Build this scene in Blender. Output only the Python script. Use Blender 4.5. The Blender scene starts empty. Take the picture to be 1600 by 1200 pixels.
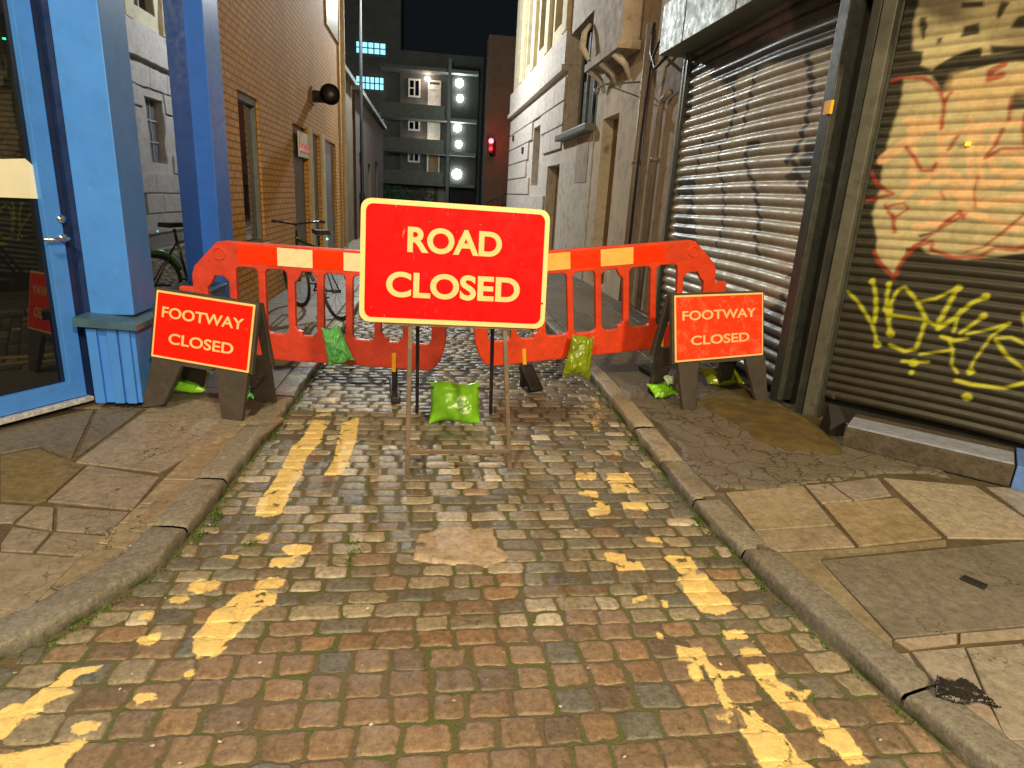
import bpy, math, random
import numpy as np
from mathutils import Vector, Matrix, noise
random.seed(7); rng = np.random.default_rng(7)
S = bpy.context.scene; COL = S.collection
R_ = math.radians

# ------------------------------------------------------------------ camera
F_PX = 982.0; CAM_H = 1.55
def nrm(v): v = np.array(v, float); return v/np.linalg.norm(v)
_Y = nrm((-132, 300, -F_PX)); _Z = nrm((190, 3300, F_PX)); _Z = nrm(_Z-_Y*np.dot(_Y, _Z)); _X = np.cross(_Y, _Z)
RW = np.array([_X, _Y, _Z]); CP = np.array([0, 0, CAM_H])
cam_d = bpy.data.cameras.new('camera'); cam = bpy.data.objects.new('camera', cam_d); COL.objects.link(cam)
cam_d.sensor_width = 36; cam_d.lens = 36*F_PX/1600; cam_d.clip_end = 500; cam_d.clip_start = .05
m = Matrix.Identity(4)
for i in range(3):
    for j in range(3): m[i][j] = RW[i][j]
m.translation = Vector(CP); cam.matrix_world = m
S.camera = cam

# ------------------------------------------------------------------ world and lamps behind the camera
w = bpy.data.worlds.new('World'); S.world = w; w.use_nodes = True
bg = w.node_tree.nodes['Background']; bg.inputs[0].default_value = (.02, .026, .03, 1); bg.inputs[1].default_value = .15
S.view_settings.view_transform = 'Standard'; S.view_settings.look = 'None'; S.view_settings.gamma = 1
S.view_settings.use_curve_mapping = False; S.view_settings.exposure = 0.82
S.cycles.max_bounces = 6
def lamp(name, loc, power, col, size=.25, parent=None):
    l = bpy.data.lights.new(name, 'POINT'); l.energy = power; l.color = col; l.shadow_soft_size = size
    o = bpy.data.objects.new(name, l); COL.objects.link(o); o.location = loc
    if parent: o.parent = parent
    return o
# street lamps of the main road behind the photographer
lamp('street_light_sodium', (-2.3, -2.4, 7.4), 1500, (1, .80, .46), .3)
lamp('street_light_white', (3.2, -5.5, 6.2), 2100, (1, .76, .42), .3)

lamp('sign_fill_light', (.2, -3.6, 3.1), 330, (1, .82, .54), .35)  # unseen low fill lamp, added to brighten the signs

# pixel -> a point on a real plane
def ray(px, py): return RW@np.array([px-800, 600-py, -F_PX])
def onz(px, py, z=0.): d = ray(px, py); return CP+d*((z-CAM_H)/d[2])
def onx(px, py, x): d = ray(px, py); return CP+d*(x/d[0])
def ony(px, py, y): d = ray(px, py); return CP+d*(y/d[1])
def onp(px, py, p0, nn): d = ray(px, py); nn = np.array(nn, float); return CP+d*(np.dot(np.array(p0, float)-CP, nn)/np.dot(d, nn))

# ------------------------------------------------------------------ materials
class NT:
    def __init__(s, name):
        s.m = bpy.data.materials.new(name); s.m.use_nodes = True; s.t = s.m.node_tree; s.N = s.t.nodes; s.L = s.t.links
        s.b = s.N['Principled BSDF']
    def n(s, typ, **k):
        o = s.N.new(typ)
        for a, v in k.items(): setattr(o, a, v)
        return o
    def put(s, sock, v):
        if v is None: return
        if hasattr(v, 'default_value') or hasattr(v, 'links'): s.L.new(v, sock)
        else: sock.default_value = v
    def co(s):
        if not hasattr(s, '_co'): s._co = s.n('ShaderNodeNewGeometry').outputs['Position']
        return s._co
    def noise(s, scale, detail=4, rough=.6, vec=None, out=0, dist=0):
        o = s.n('ShaderNodeTexNoise'); s.put(o.inputs['Vector'], vec or s.co()); o.inputs['Scale'].default_value = scale
        o.inputs['Detail'].default_value = detail; o.inputs['Roughness'].default_value = rough; o.inputs['Distortion'].default_value = dist
        return o.outputs[out]
    def mr(s, v, a, b, c=0., d=1.):
        o = s.n('ShaderNodeMapRange'); s.put(o.inputs[0], v)
        for i, x in enumerate((a, b, c, d)): o.inputs[i+1].default_value = x
        return o.outputs[0]
    def math(s, op, a, b=0.):
        o = s.n('ShaderNodeMath', operation=op); s.put(o.inputs[0], a); s.put(o.inputs[1], b); return o.outputs[0]
    def mix(s, f, a, b, mode='MIX'):
        o = s.n('ShaderNodeMix', data_type='RGBA', blend_type=mode); s.put(o.inputs[0], f)
        for i, c in ((6, a), (7, b)):
            if isinstance(c, tuple) and len(c) == 3: c = c+(1,)
            s.put(o.inputs[i], c)
        return o.outputs[2]
    def bump(s, h, strength=.4, dist=.01, nrm=None):
        o = s.n('ShaderNodeBump'); s.put(o.inputs['Height'], h); o.inputs['Strength'].default_value = strength
        o.inputs['Distance'].default_value = dist
        if nrm: s.L.new(nrm, o.inputs['Normal'])
        return o.outputs[0]
    def swz(s, ax):
        sp = s.n('ShaderNodeSeparateXYZ'); s.L.new(s.co(), sp.inputs[0]); c = s.n('ShaderNodeCombineXYZ')
        for i, a in enumerate(ax): s.L.new(sp.outputs['XYZ'.index(a)], c.inputs[i])
        return c.outputs[0]
def mat(name, col, rough=.6, metal=0., var=.25, vs=6., bump=.15, bs=60., bd=.003, spec=.5, dirt=None, coat=0., scuff=None):
    t = NT(name); c = tuple(col)
    n = t.noise(vs, 5, .65)
    base = t.mix(t.mr(n, .3, .7), tuple(x*(1-var) for x in c), tuple(min(1, x*(1+var)) for x in c))
    if dirt:
        base = t.mix(t.mr(t.noise(vs*2.7, 6, .7), .5, .68, 0, dirt[1]), base, tuple(dirt[0]))
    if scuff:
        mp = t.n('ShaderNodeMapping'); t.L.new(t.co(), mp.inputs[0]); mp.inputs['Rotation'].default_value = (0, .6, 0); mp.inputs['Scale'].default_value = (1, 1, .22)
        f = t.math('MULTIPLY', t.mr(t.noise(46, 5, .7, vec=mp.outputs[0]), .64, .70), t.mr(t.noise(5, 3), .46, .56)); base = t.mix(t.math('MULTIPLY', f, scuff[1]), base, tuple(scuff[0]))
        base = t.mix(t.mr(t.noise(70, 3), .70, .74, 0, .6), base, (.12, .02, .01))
    t.put(t.b.inputs['Base Color'], base)
    t.put(t.b.inputs['Roughness'], t.mr(t.noise(vs*3, 3), .3, .7, max(.03, rough-.1), min(1, rough+.1)))
    t.b.inputs['Metallic'].default_value = metal; t.b.inputs['Specular IOR Level'].default_value = spec
    t.b.inputs['Coat Weight'].default_value = coat
    if bump: t.put(t.b.inputs['Normal'], t.bump(t.noise(bs, 4), bump, bd))
    return t.m
def emis(name, col, st):
    t = NT(name); t.b.inputs['Base Color'].default_value = (.02, .02, .02, 1)
    t.b.inputs['Emission Color'].default_value = tuple(col)+(1,); t.b.inputs['Emission Strength'].default_value = st; return t.m
def attrmat(name, rough=.5, spec=.5, extra=None, vs=25, var=.3, bump=.3, bs=60, bd=.004, metal=0.):
    t = NT(name); a = t.n('ShaderNodeAttribute', attribute_name='Col')
    n = t.mr(t.noise(vs, 8, .78), .34, .66, 1-var, 1+var)
    c = t.n('ShaderNodeCombineColor'); [t.L.new(n, c.inputs[i]) for i in range(3)]
    base = t.mix(1., a.outputs['Color'], c.outputs[0], 'MULTIPLY')
    if extra: base = extra(t, base)
    t.put(t.b.inputs['Base Color'], base)
    t.put(t.b.inputs['Roughness'], t.mr(t.noise(vs*.6, 4), .3, .7, rough-.14, rough+.14))
    t.b.inputs['Specular IOR Level'].default_value = spec; t.b.inputs['Metallic'].default_value = metal
    if bump: t.put(t.b.inputs['Normal'], t.bump(t.noise(bs, 5, .65), bump, bd))
    return t.m
def brickmat(name, ax, c1, c2, mortar, bw=.225, bh=.075, ms=.008, bump=.6):
    t = NT(name); b = t.n('ShaderNodeTexBrick'); t.L.new(t.swz(ax), b.inputs['Vector'])
    b.inputs['Scale'].default_value = 1; b.inputs['Brick Width'].default_value = bw; b.inputs['Row Height'].default_value = bh
    b.inputs['Mortar Size'].default_value = ms; b.inputs['Mortar Smooth'].default_value = .3; b.inputs['Bias'].default_value = 0
    for i, c in ((1, c1), (2, c2), (3, mortar)): b.inputs[i].default_value = tuple(c)+(1,)
    base = t.mix(t.mr(t.noise(1.3, 6, .7), .35, .68, 0, .55), b.outputs[0], tuple(x*.45 for x in c1))
    base = t.mix(t.mr(t.noise(22, 5, .7), .4, .7, 0, .35), base, tuple(min(1, x*1.5) for x in c2))
    t.put(t.b.inputs['Base Color'], base); t.b.inputs['Roughness'].default_value = .85
    inv = t.math('SUBTRACT', 1., b.outputs['Fac'])
    h = t.math('ADD', inv, t.math('MULTIPLY', t.noise(70, 4), .35))
    t.put(t.b.inputs['Normal'], t.bump(h, bump, .008)); return t.m
def glassmat(name, refl=.35, dark=(.006, .007, .008), tint=(.85, .9, 1)):
    t = NT(name); d = t.n('ShaderNodeBsdfDiffuse'); d.inputs[0].default_value = dark+(1,)
    g = t.n('ShaderNodeBsdfGlossy'); g.inputs[0].default_value = tint+(1,); g.inputs['Roughness'].default_value = .015
    t.put(g.inputs['Normal'], t.bump(t.noise(1.6, 2), .05, .02))
    mx = t.n('ShaderNodeMixShader'); f = t.n('ShaderNodeFresnel'); f.inputs[0].default_value = 1.6
    t.put(mx.inputs[0], t.math('ADD', t.math('MULTIPLY', f.outputs[0], .8 if refl > .2 else .3), refl))
    t.L.new(d.outputs[0], mx.inputs[1]); t.L.new(g.outputs[0], mx.inputs[2])
    t.L.new(mx.outputs[0], t.N['Material Output'].inputs[0]); return t.m

M = {}
M['blue'] = mat('blue_paint', (.06, .24, .80), .38, var=.06, vs=3, bump=.05, bs=25, spec=.3, dirt=((.05, .17, .5), .35), scuff=((.30, .36, .42), .35))
M['blue2'] = mat('deep_blue_paint', (.04, .19, .92), .4, var=.06, bump=.05, spec=.3, dirt=((.03, .12, .5), .3))
M['navy'] = mat('navy_paint', (.012, .03, .12), .35)
M['bluegrey'] = mat('blue_grey_paint', (.05, .11, .17), .4)
M['glass'] = glassmat('shop_glass', .26)
M['glassdk'] = glassmat('dark_glass', .06)
M['steel'] = mat('brushed_steel', (.6, .6, .6), .25, 1, bump=.02)
M['paper'] = mat('paper', (.75, .76, .62), .7, var=.05, bump=.02)
M['brickY'] = brickmat('yellow_stock_brick', 'YZX', (.60, .29, .06), (.68, .36, .09), (.24, .13, .045), ms=.012, bump=.9)
M['brickYfar'] = brickmat('pale_stock_brick', 'YZX', (.42, .33, .2), (.5, .4, .25), (.3, .25, .18))
M['brickdk'] = brickmat('dark_brown_brick', 'XZY', (.075, .05, .038), (.10, .07, .05), (.05, .045, .04))
M['brickdkY'] = brickmat('sooty_brick', 'YZX', (.12, .085, .05), (.15, .11, .07), (.07, .06, .05))
M['flats'] = brickmat('grey_green_flats_brick', 'XZY', (.10, .105, .10), (.13, .135, .125), (.08, .08, .08))
M['brickred'] = brickmat('red_brown_brick', 'XZY', (.20, .10, .05), (.26, .13, .07), (.15, .11, .08))
M['panel'] = mat('grey_panel', (.13, .125, .13), .5, dirt=((.05, .05, .05), .5))
M['stone'] = mat('pale_rusticated_stone', (.55, .48, .43), .8, var=.12, vs=3, bump=.4, bs=30, bd=.008, dirt=((.2, .17, .15), .6))
M['stoneY'] = mat('cream_stone', (.58, .49, .33), .8, var=.12, vs=2, bump=.3, dirt=((.28, .22, .14), .5))
M['render'] = mat('cream_render', (.62, .53, .41), .85, var=.12, vs=1.5, bump=.35, bs=40, bd=.004, dirt=((.24, .19, .15), .6))
M['render2'] = mat('grey_beige_render', (.58, .52, .45), .85, var=.1, vs=2, bump=.35, bs=40, dirt=((.2, .17, .15), .6))
M['tan'] = mat('tan_wall_paint', (.42, .34, .27), .8, var=.12, vs=2, bump=.3, dirt=((.15, .12, .1), .6))
M['door_br'] = mat('ochre_brown_door', (.22, .12, .03), .5)
M['dark'] = mat('dark_void', (.012, .011, .01), .8)
M['black'] = mat('black_rubber', (.012, .012, .014), .6, bump=.3, bs=90)
M['slabdk'] = mat('walkway_concrete', (.11, .12, .11), .8)
M['lead'] = mat('lead_grey', (.16, .17, .165), .5, dirt=((.08, .09, .08), .5))
M['pipe'] = mat('painted_pipe', (.24, .19, .15), .55)
M['postg'] = mat('grey_green_post', (.085, .088, .07), .5, var=.2, vs=5, dirt=((.04, .04, .03), .6))
M['postdk'] = mat('dark_green_steel', (.03, .034, .03), .45, dirt=((.08, .08, .07), .4))
M['fascia'] = mat('grey_sheet_metal', (.20, .23, .19), .5, .1, var=.15, vs=4, bump=.1, dirt=((.15, .16, .14), .3))
M['concrete'] = mat('rough_concrete', (.075, .06, .045), .85, var=.35, vs=12, bump=.6, bs=45, bd=.01, dirt=((.03, .025, .02), .7))
M['bluestep'] = mat('worn_blue_grey_paint', (.26, .30, .42), .5, var=.18, vs=9, bump=.3, dirt=((.14, .14, .15), .6))
M['signred'] = mat('sign_red', (.97, .001, .001), .5, var=.03, vs=5, bump=.02, spec=.08, dirt=((.80, .002, .012), .7), scuff=((.85, .25, .22), .6))
M['signred2'] = mat('sign_orange_red', (.97, .012, .002), .45, var=.03, bump=.03, spec=.2, dirt=((.8, .02, .01), .3), scuff=((.85, .2, .12), .5))
M['signred3'] = mat('scuffed_glare_red', (.95, .05, .012), .4, var=.06, vs=5, bump=.05, spec=.3, dirt=((.9, .20, .12), .7), scuff=((.9, .45, .3), .8))  # pinkish patches paint glare into the red, beside real scuffs
M['signcream'] = mat('sign_cream', (.88, .60, .24), .4, var=.05, bump=.03, dirt=((.7, .5, .2), .3))
M['letters'] = mat('cream_letter_film', (.78, .56, .25), .4, var=.06, bump=.02, spec=.2, dirt=((.6, .36, .12), .4))
M['metalbr'] = mat('rusty_grey_steel', (.15, .115, .085), .5, .3, dirt=((.11, .05, .02), .7))
M['metaldk'] = mat('dark_steel', (.035, .03, .045), .45, .2)
M['orange'] = mat('barrier_orange', (.66, .048, .008), .48, var=.15, vs=5, bump=.12, dirt=((.36, .03, .01), .5), scuff=((.85, .28, .2), .5))
M['orange2'] = mat('barrier_faded_red', (.62, .055, .028), .48, var=.2, vs=5, bump=.12, dirt=((.34, .03, .02), .5), scuff=((.85, .28, .2), .5))
M['stripeR'] = mat('stripe_red', (.98, .035, .0), .3, var=.05, bump=.03, dirt=((.5, .02, .0), .3))
M['stripeW'] = mat('stripe_white', (.9, .74, .5), .35, var=.05, bump=.03, dirt=((.45, .33, .2), .45))
M['stripeY'] = mat('stripe_amber', (.9, .52, .13), .35, var=.05, bump=.03, dirt=((.5, .25, .05), .4))
M['amber'] = mat('amber_plastic', (.85, .42, .02), .4)
M['frameg'] = mat('recycled_grey_plastic', (.05, .042, .035), .7, bump=.4, bs=120, dirt=((.09, .07, .05), .5))
M['bike'] = mat('black_bike_paint', (.012, .012, .014), .3)
M['bikeg'] = mat('green_bike_paint', (.05, .22, .03), .4)
def bagmat(name, c):
    t = NT(name); base = t.mix(t.mr(t.noise(7, 5), .35, .65), tuple(x*.75 for x in c), tuple(min(1, x*1.2) for x in c))
    t.put(t.b.inputs['Base Color'], base); t.b.inputs['Roughness'].default_value = .28
    t.b.inputs['Specular IOR Level'].default_value = .7
    t.put(t.b.inputs['Normal'], t.bump(t.noise(16, 3, .5, dist=1.), .3, .008)); return t.m
M['bag'] = bagmat('lime_green_plastic', (.22, .58, .02))
M['bag2'] = bagmat('olive_green_plastic', (.20, .27, .008))
M['bag3'] = bagmat('sea_green_plastic', (.14, .55, .16))
M['bagbk'] = mat('black_plastic_film', (.014, .014, .015), .3, bump=.5, bs=35, bd=.02, spec=.7)

# ------------------------------------------------------------------ object helpers
def rootloc(o):
    while o.parent: o = o.parent
    return o.location
def thing(name, label, cat, loc=(0, 0, 0), group=None):
    o = bpy.data.objects.new(name, None); COL.objects.link(o); o.location = loc; o.empty_display_size = .1
    o['label'] = label; o['category'] = cat
    if group: o['group'] = group
    return o
def tag(o, label, cat, group=None):
    o['label'] = label; o['category'] = cat
    if group: o['group'] = group
    return o
class MB:
    def __init__(s): s.v = []; s.f = []; s.sm = []
    def add(s, vs, fs, smooth=False):
        k = len(s.v); s.v += [tuple(float(c) for c in v) for v in vs]; s.f += [tuple(i+k for i in f) for f in fs]; s.sm += [smooth]*len(fs); return s
    def box(s, a, b, bev=0.):
        a, b_ = np.minimum(a, b)*1., np.maximum(a, b)*1.; x0, y0, z0 = a; x1, y1, z1 = b_
        return s.obox((a+b_)/2, (1, 0, 0), (0, 1, 0), (0, 0, 1), (b_-a), bev)
    def obox(s, c, ux, uy, uz, size, bev=0.):
        c = np.array(c, float); U = [np.array(q, float) for q in (ux, uy, uz)]; h = np.array(size, float)/2
        if not bev:
            vs = [c+U[0]*h[0]*i+U[1]*h[1]*j+U[2]*h[2]*k for i in (-1, 1) for j in (-1, 1) for k in (-1, 1)]
            return s.add(vs, [(0, 1, 3, 2), (4, 6, 7, 5), (0, 4, 5, 1), (2, 3, 7, 6), (0, 2, 6, 4), (1, 5, 7, 3)])
        import bmesh
        bm = bmesh.new(); bmesh.ops.create_cube(bm, size=1)
        for v in bm.verts: v.co = Vector((v.co.x*2*h[0], v.co.y*2*h[1], v.co.z*2*h[2]))
        bmesh.ops.bevel(bm, geom=bm.edges[:], offset=min(bev, .45*min(h)*2), segments=2, affect='EDGES', profile=.6)
        bm.verts.index_update()
        vs = [c+U[0]*v.co.x+U[1]*v.co.y+U[2]*v.co.z for v in bm.verts]; fs = [tuple(v.index for v in f.verts) for f in bm.faces]
        bm.free(); return s.add(vs, fs)
    def tube(s, pts, r, n=10, cap=True, closed=False):
        P = [np.array(p, float) for p in pts]; N = len(P); rs = r if hasattr(r, '__len__') else [r]*N; vs = []; prev = None
        for i, p in enumerate(P):
            if closed: d = P[(i+1) % N]-P[i-1]
            else: d = P[min(i+1, N-1)]-P[max(i-1, 0)]
            d = nrm(d)
            if prev is None: a = np.cross(d, (0, 0, 1)); a = a if np.linalg.norm(a) > .1 else np.cross(d, (1, 0, 0)); a = nrm(a)
            else: a = nrm(prev-d*np.dot(prev, d))
            prev = a; b = np.cross(d, a)
            for k in range(n): t = 2*math.pi*k/n; vs.append(p+(a*math.cos(t)+b*math.sin(t))*rs[i])
        fs = []
        for i in range(N if closed else N-1):
            j = (i+1) % N
            for k in range(n): fs.append((i*n+k, i*n+(k+1) % n, j*n+(k+1) % n, j*n+k))
        if cap and not closed: fs += [tuple(range(n))[::-1], tuple((N-1)*n+k for k in range(n))]
        return s.add(vs, fs, True)
    def prism(s, poly, z0, z1, bev=.0):
        n = len(poly); a = sum(poly[i][0]*poly[(i+1) % n][1]-poly[(i+1) % n][0]*poly[i][1] for i in range(n))
        if a < 0: poly = poly[::-1]
        P = np.array([(p[0], p[1]) for p in poly]); c = P.mean(0)
        vs = [(p[0], p[1], z0) for p in P]+[(p[0], p[1], z1-bev) for p in P]; fs = [(i, (i+1) % n, n+(i+1) % n, n+i) for i in range(n)]
        if bev:
            d = P-c; L = np.linalg.norm(d, axis=1, keepdims=True); Q = P-d/L*bev*1.3
            vs += [(p[0], p[1], z1) for p in Q]; fs += [(n+i, n+(i+1) % n, 2*n+(i+1) % n, 2*n+i) for i in range(n)]; fs.append(tuple(range(2*n, 3*n)))
        else: fs.append(tuple(range(n, 2*n)))
        return s.add(vs, fs)
    def build(s, name, mt, parent=None, local=False, kind=None):
        me = bpy.data.meshes.new(name); V = s.v
        if parent is not None and not local:
            L = rootloc(parent); V = [(a-L[0], b-L[1], c-L[2]) for a, b, c in V]
        me.from_pydata(V, [], s.f); me.polygons.foreach_set('use_smooth', s.sm)
        if isinstance(mt, list): [me.materials.append(x) for x in mt]
        else: me.materials.append(mt)
        me.update(); o = bpy.data.objects.new(name, me); COL.objects.link(o)
        if parent is not None: o.parent = parent
        if kind: o['kind'] = kind
        return o
def npmesh(name, V, Fq, mt, col=None, parent=None, kind=None, smooth=True):
    me = bpy.data.meshes.new(name); V = np.asarray(V, np.float32); Fq = np.asarray(Fq, np.int32)
    if parent is not None: V = V-np.array(rootloc(parent), np.float32)
    me.vertices.add(len(V)); me.vertices.foreach_set('co', V.ravel()); me.loops.add(Fq.size); me.loops.foreach_set('vertex_index', Fq.ravel())
    me.polygons.add(len(Fq)); me.polygons.foreach_set('loop_start', np.arange(len(Fq), dtype=np.int32)*4)
    me.polygons.foreach_set('use_smooth', np.full(len(Fq), smooth)); me.update(calc_edges=True)
    if col is not None:
        a = me.color_attributes.new('Col', 'FLOAT_COLOR', 'POINT'); c = np.ones((len(V), 4), np.float32); c[:, :3] = col; a.data.foreach_set('color', c.ravel())
    me.materials.append(mt); me.validate(); o = bpy.data.objects.new(name, me); COL.objects.link(o)
    if parent is not None: o.parent = parent
    if kind: o['kind'] = kind
    return o
def grid_faces(nu, nv, off=0):
    i, j = np.meshgrid(np.arange(nu-1), np.arange(nv-1), indexing='ij'); a = (i*nv+j).ravel()+off
    return np.stack([a, a+nv, a+nv+1, a+1], 1)
def plate(outline, holes, depth, bevel=0.):                     # 2D shape with holes -> (verts, faces) centred in depth on local z
    cu = bpy.data.curves.new('tmp', 'CURVE'); cu.dimensions = '2D'; cu.fill_mode = 'BOTH'; cu.extrude = depth/2-bevel; cu.bevel_depth = bevel; cu.bevel_resolution = 1; cu.offset = -bevel
    for pl_ in [outline]+list(holes):
        sp = cu.splines.new('POLY'); sp.points.add(len(pl_)-1); sp.use_cyclic_u = True
        for k, p in enumerate(pl_): sp.points[k].co = (p[0], p[1], 0, 1)
    return curve_geo(cu)
def curve_geo(cu):
    o = bpy.data.objects.new('tmp', cu); COL.objects.link(o); dg = bpy.context.evaluated_depsgraph_get(); dg.update()
    me = o.evaluated_get(dg).to_mesh(); vs = [tuple(v.co) for v in me.vertices]; fs = [tuple(p.vertices) for p in me.polygons]
    o.evaluated_get(dg).to_mesh_clear(); bpy.data.objects.remove(o); bpy.data.curves.remove(cu); return vs, fs
def rrect(x0, y0, x1, y1, r, n=4):
    out = []
    for cx, cy, a0 in ((x1-r, y1-r, 0), (x0+r, y1-r, 90), (x0+r, y0+r, 180), (x1-r, y0+r, 270)):
        for k in range(n+1): a = R_(a0+90*k/n); out.append((cx+r*math.cos(a), cy+r*math.sin(a)))
    return out
def text_geo(txt, size, depth, offset=.0, space=1.):
    cu = bpy.data.curves.new('tmp', 'FONT'); cu.body = txt; cu.size = size; cu.extrude = depth; cu.offset = offset; cu.space_character = space
    cu.align_x = 'CENTER'; cu.align_y = 'CENTER'; return curve_geo(cu)
def frame_pts(vs, o, u, v, n): o, u, v, n = [np.array(q, float) for q in (o, u, v, n)]; return [o+u*p[0]+v*p[1]+n*p[2] for p in vs]
def ppoly(poly, px, s=1., ox=0., oy=0.): pass
def inpoly(P, poly):
    x, y = P[:, 0], P[:, 1]; r = np.zeros(len(P), bool); n = len(poly)
    for i in range(n):
        x1, y1 = poly[i][:2]; x2, y2 = poly[(i+1) % n][:2]
        c = ((y1 > y) != (y2 > y)) & (x < (x2-x1)*(y-y1)/((y2-y1) or 1e-9)+x1); r ^= c
    return r
def segdist(P, a, b):
    a = np.array(a[:2], float); b = np.array(b[:2], float); d = b-a; t = np.clip(((P-a)@d)/max(d@d, 1e-9), 0, 1); return np.linalg.norm(P-a-t[:, None]*d, axis=1)
def polysd(P, poly):                                            # signed distance, negative inside
    d = np.full(len(P), 1e9); n = len(poly)
    for i in range(n): d = np.minimum(d, segdist(P, poly[i], poly[(i+1) % n]))
    return np.where(inpoly(P, poly), -d, d)
def linedist(P, pts):
    d = np.full(len(P), 1e9)
    for i in range(len(pts)-1): d = np.minimum(d, segdist(P, pts[i], pts[i+1]))
    return d
def vnoise(P, s, seed=0):
    return np.array([noise.noise(Vector((p[0]*s+seed*7.3, p[1]*s, seed*3.1))) for p in P])

# ------------------------------------------------------------------ ground and setts
base = MB().add([(-60, -40, -.05), (60, -40, -.05), (60, 120, -.05), (-60, 120, -.05)], [(0, 1, 2, 3)])
base.build('ground', mat('ground_asphalt', (.05, .047, .042), .8, vs=2, bump=.4), kind='structure')

KL = [(-2.6, .55), (-1.95, 1.30), (-1.42, 1.86), (-1.257, 2.036), (-1.067, 2.42), (-1.03, 2.9), (-1.02, 3.35), (-.97, 4.17), (-.93, 5.8), (-.9, 9), (-.88, 40)]
KR = [(2.15, -.2), (1.9, .6), (1.633, 1.267), (1.573, 1.575), (1.493, 2.119), (1.449, 2.649), (1.44, 3.074), (1.463, 3.843), (1.50, 5.2), (1.51, 7), (1.55, 12), (1.6, 40)]
def xat(line, y): return np.interp(y, [p[1] for p in line], [p[0] for p in line])

c8 = lambda L: [onz(900+x/1.846, 550+y/1.846)[:2] for x, y in L]
p1 = lambda L: [onz(x, y)[:2] for x, y in L]
PAINT = [p1(q) for q in [
 [(398,805),(405,780),(425,755),(440,730),(455,700),(475,680),(490,655),(508,655),(502,690),(478,715),(472,740),(452,770),(442,800),(415,808)],
 [(505,742),(520,720),(527,690),(535,660),(562,650),(556,690),(546,715),(536,740)],
 [(400,840),(408,833),(420,832),(418,842),(405,845)], [(440,862),(445,852),(470,849),(489,852),(485,862),(462,868)],
 [(420,880),(425,872),(462,869),(458,878),(438,885)], [(293,922),(300,907),(340,905),(348,912),(340,922),(310,926)],
 [(265,942),(270,930),(290,928),(297,938),(280,945)], [(397,920),(403,905),(430,899),(445,905),(440,918),(415,922)],
 [(300,1015),(302,995),(330,960),(350,945),(368,928),(395,922),(434,925),(430,942),(410,952),(395,965),(383,970),(380,985),(355,1000),(345,1008),(358,1012),(335,1025),(308,1026)],
 [(215,970),(225,958),(240,957),(238,968)], [(210,1000),(220,992),(253,990),(245,1003),(230,1009)],
 [(288,1058),(292,1046),(305,1042),(302,1052),(290,1060)], [(206,1090),(215,1082),(240,1080),(249,1088),(245,1095),(230,1093),(226,1103),(215,1100)],
 [(344,872),(350,865),(373,866),(370,873)],
 [(0,1155),(-40,1130),(0,1110),(20,1098),(35,1100),(50,1085),(85,1065),(100,1045),(160,1037),(160,1045),(120,1055),(105,1075),(118,1083),(95,1090),(70,1100),(60,1123),(30,1125),(15,1150)],
 [(110,1145),(115,1130),(140,1126),(157,1133),(150,1145),(125,1150)],
 [(-40,1200),(0,1180),(40,1170),(90,1160),(130,1152),(132,1160),(110,1180),(90,1205),(50,1225),(-40,1250)],
 [(900,737),(932,737),(932,748),(900,749)], [(946,738),(981,738),(992,753),(951,753)], [(954,755),(989,756),(1000,769),(957,769)],
 [(970,783),(1008,784),(1016,798),(976,796)], [(904,766),(932,767),(937,776),(906,775)], [(927,780),(949,782),(955,794),(932,793)],
 [(915,792),(954,795),(953,805),(924,806)], [(943,861),(976,864),(979,876),(1000,878),(1008,891),(965,890),(962,878),(949,875)],
 [(1007,837),(1030,838),(1037,849),(1011,847)], [(1035,867),(1079,868),(1090,886),(1087,898),(1062,894),(1054,883)],
 [(1060,899),(1103,897),(1152,953),(1125,963),(1100,957),(1073,932)], [(986,932),(1011,931),(1014,937),(1000,939),(997,946),(989,940)],
 [(1032,937),(1042,937),(1046,948),(1035,948)], [(1025,986),(1035,988),(1038,1000),(1027,998)], [(1127,983),(1165,985),(1171,995),(1138,998)],
 [(1155,1010),(1187,1012),(1195,1026),(1160,1027)]]]
PAINT += [c8(q) for q in [
 [(285,845),(365,850),(385,890),(410,915),(480,920),(490,930),(420,930),(430,980),(460,1015),(510,1020),(540,1060),(600,1100),(640,1165),(720,1215),(740,1260),(600,1260),(540,1200),(500,1140),(470,1090),(500,1080),(470,1030),(440,1010),(455,1060),(430,1030),(400,960),(370,900),(300,890)],
 [(490,905),(560,900),(585,945),(640,975),(680,970),(680,985),(650,1000),(690,1050),(750,1060),(790,1110),(850,1185),(780,1190),(740,1140),(700,1120),(710,1100),(660,1040),(600,1030),(560,990),(530,950)],
 [(310,905),(350,900),(375,940),(340,950)], [(405,1035),(430,1040),(445,1072),(415,1055)]]]
PAINTW = [p1(q) for q in [  # patchy stretches up the lane: wear, and shade painted into the first
 [(465,690),(495,640),(512,600),(532,600),(522,640),(503,690)], [(905,612),(926,612),(990,732),(952,732)], [(540,650),(556,600),(572,600),(562,650)],
 [(880,660),(893,660),(925,738),(905,738)]]]
def paintfield(P):
    d = np.full(len(P), 1.)
    for q in PAINT:
        A = np.array(q); lo, hi = A.min(0)-.06, A.max(0)+.06
        k = np.all((P > lo) & (P < hi), axis=1)
        if k.any(): d[k] = np.minimum(d[k], polysd(P[k], q))
    for q in PAINTW:
        k = inpoly(P, q)
        if k.any(): d[k] = np.minimum(d[k], .012+.02*vnoise(P[k], 9, 3)-.004)
    return d
PATCH = p1([(648,872),(652,838),(690,824),(770,826),(778,852),(800,870),(760,884),(700,878)])

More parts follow.
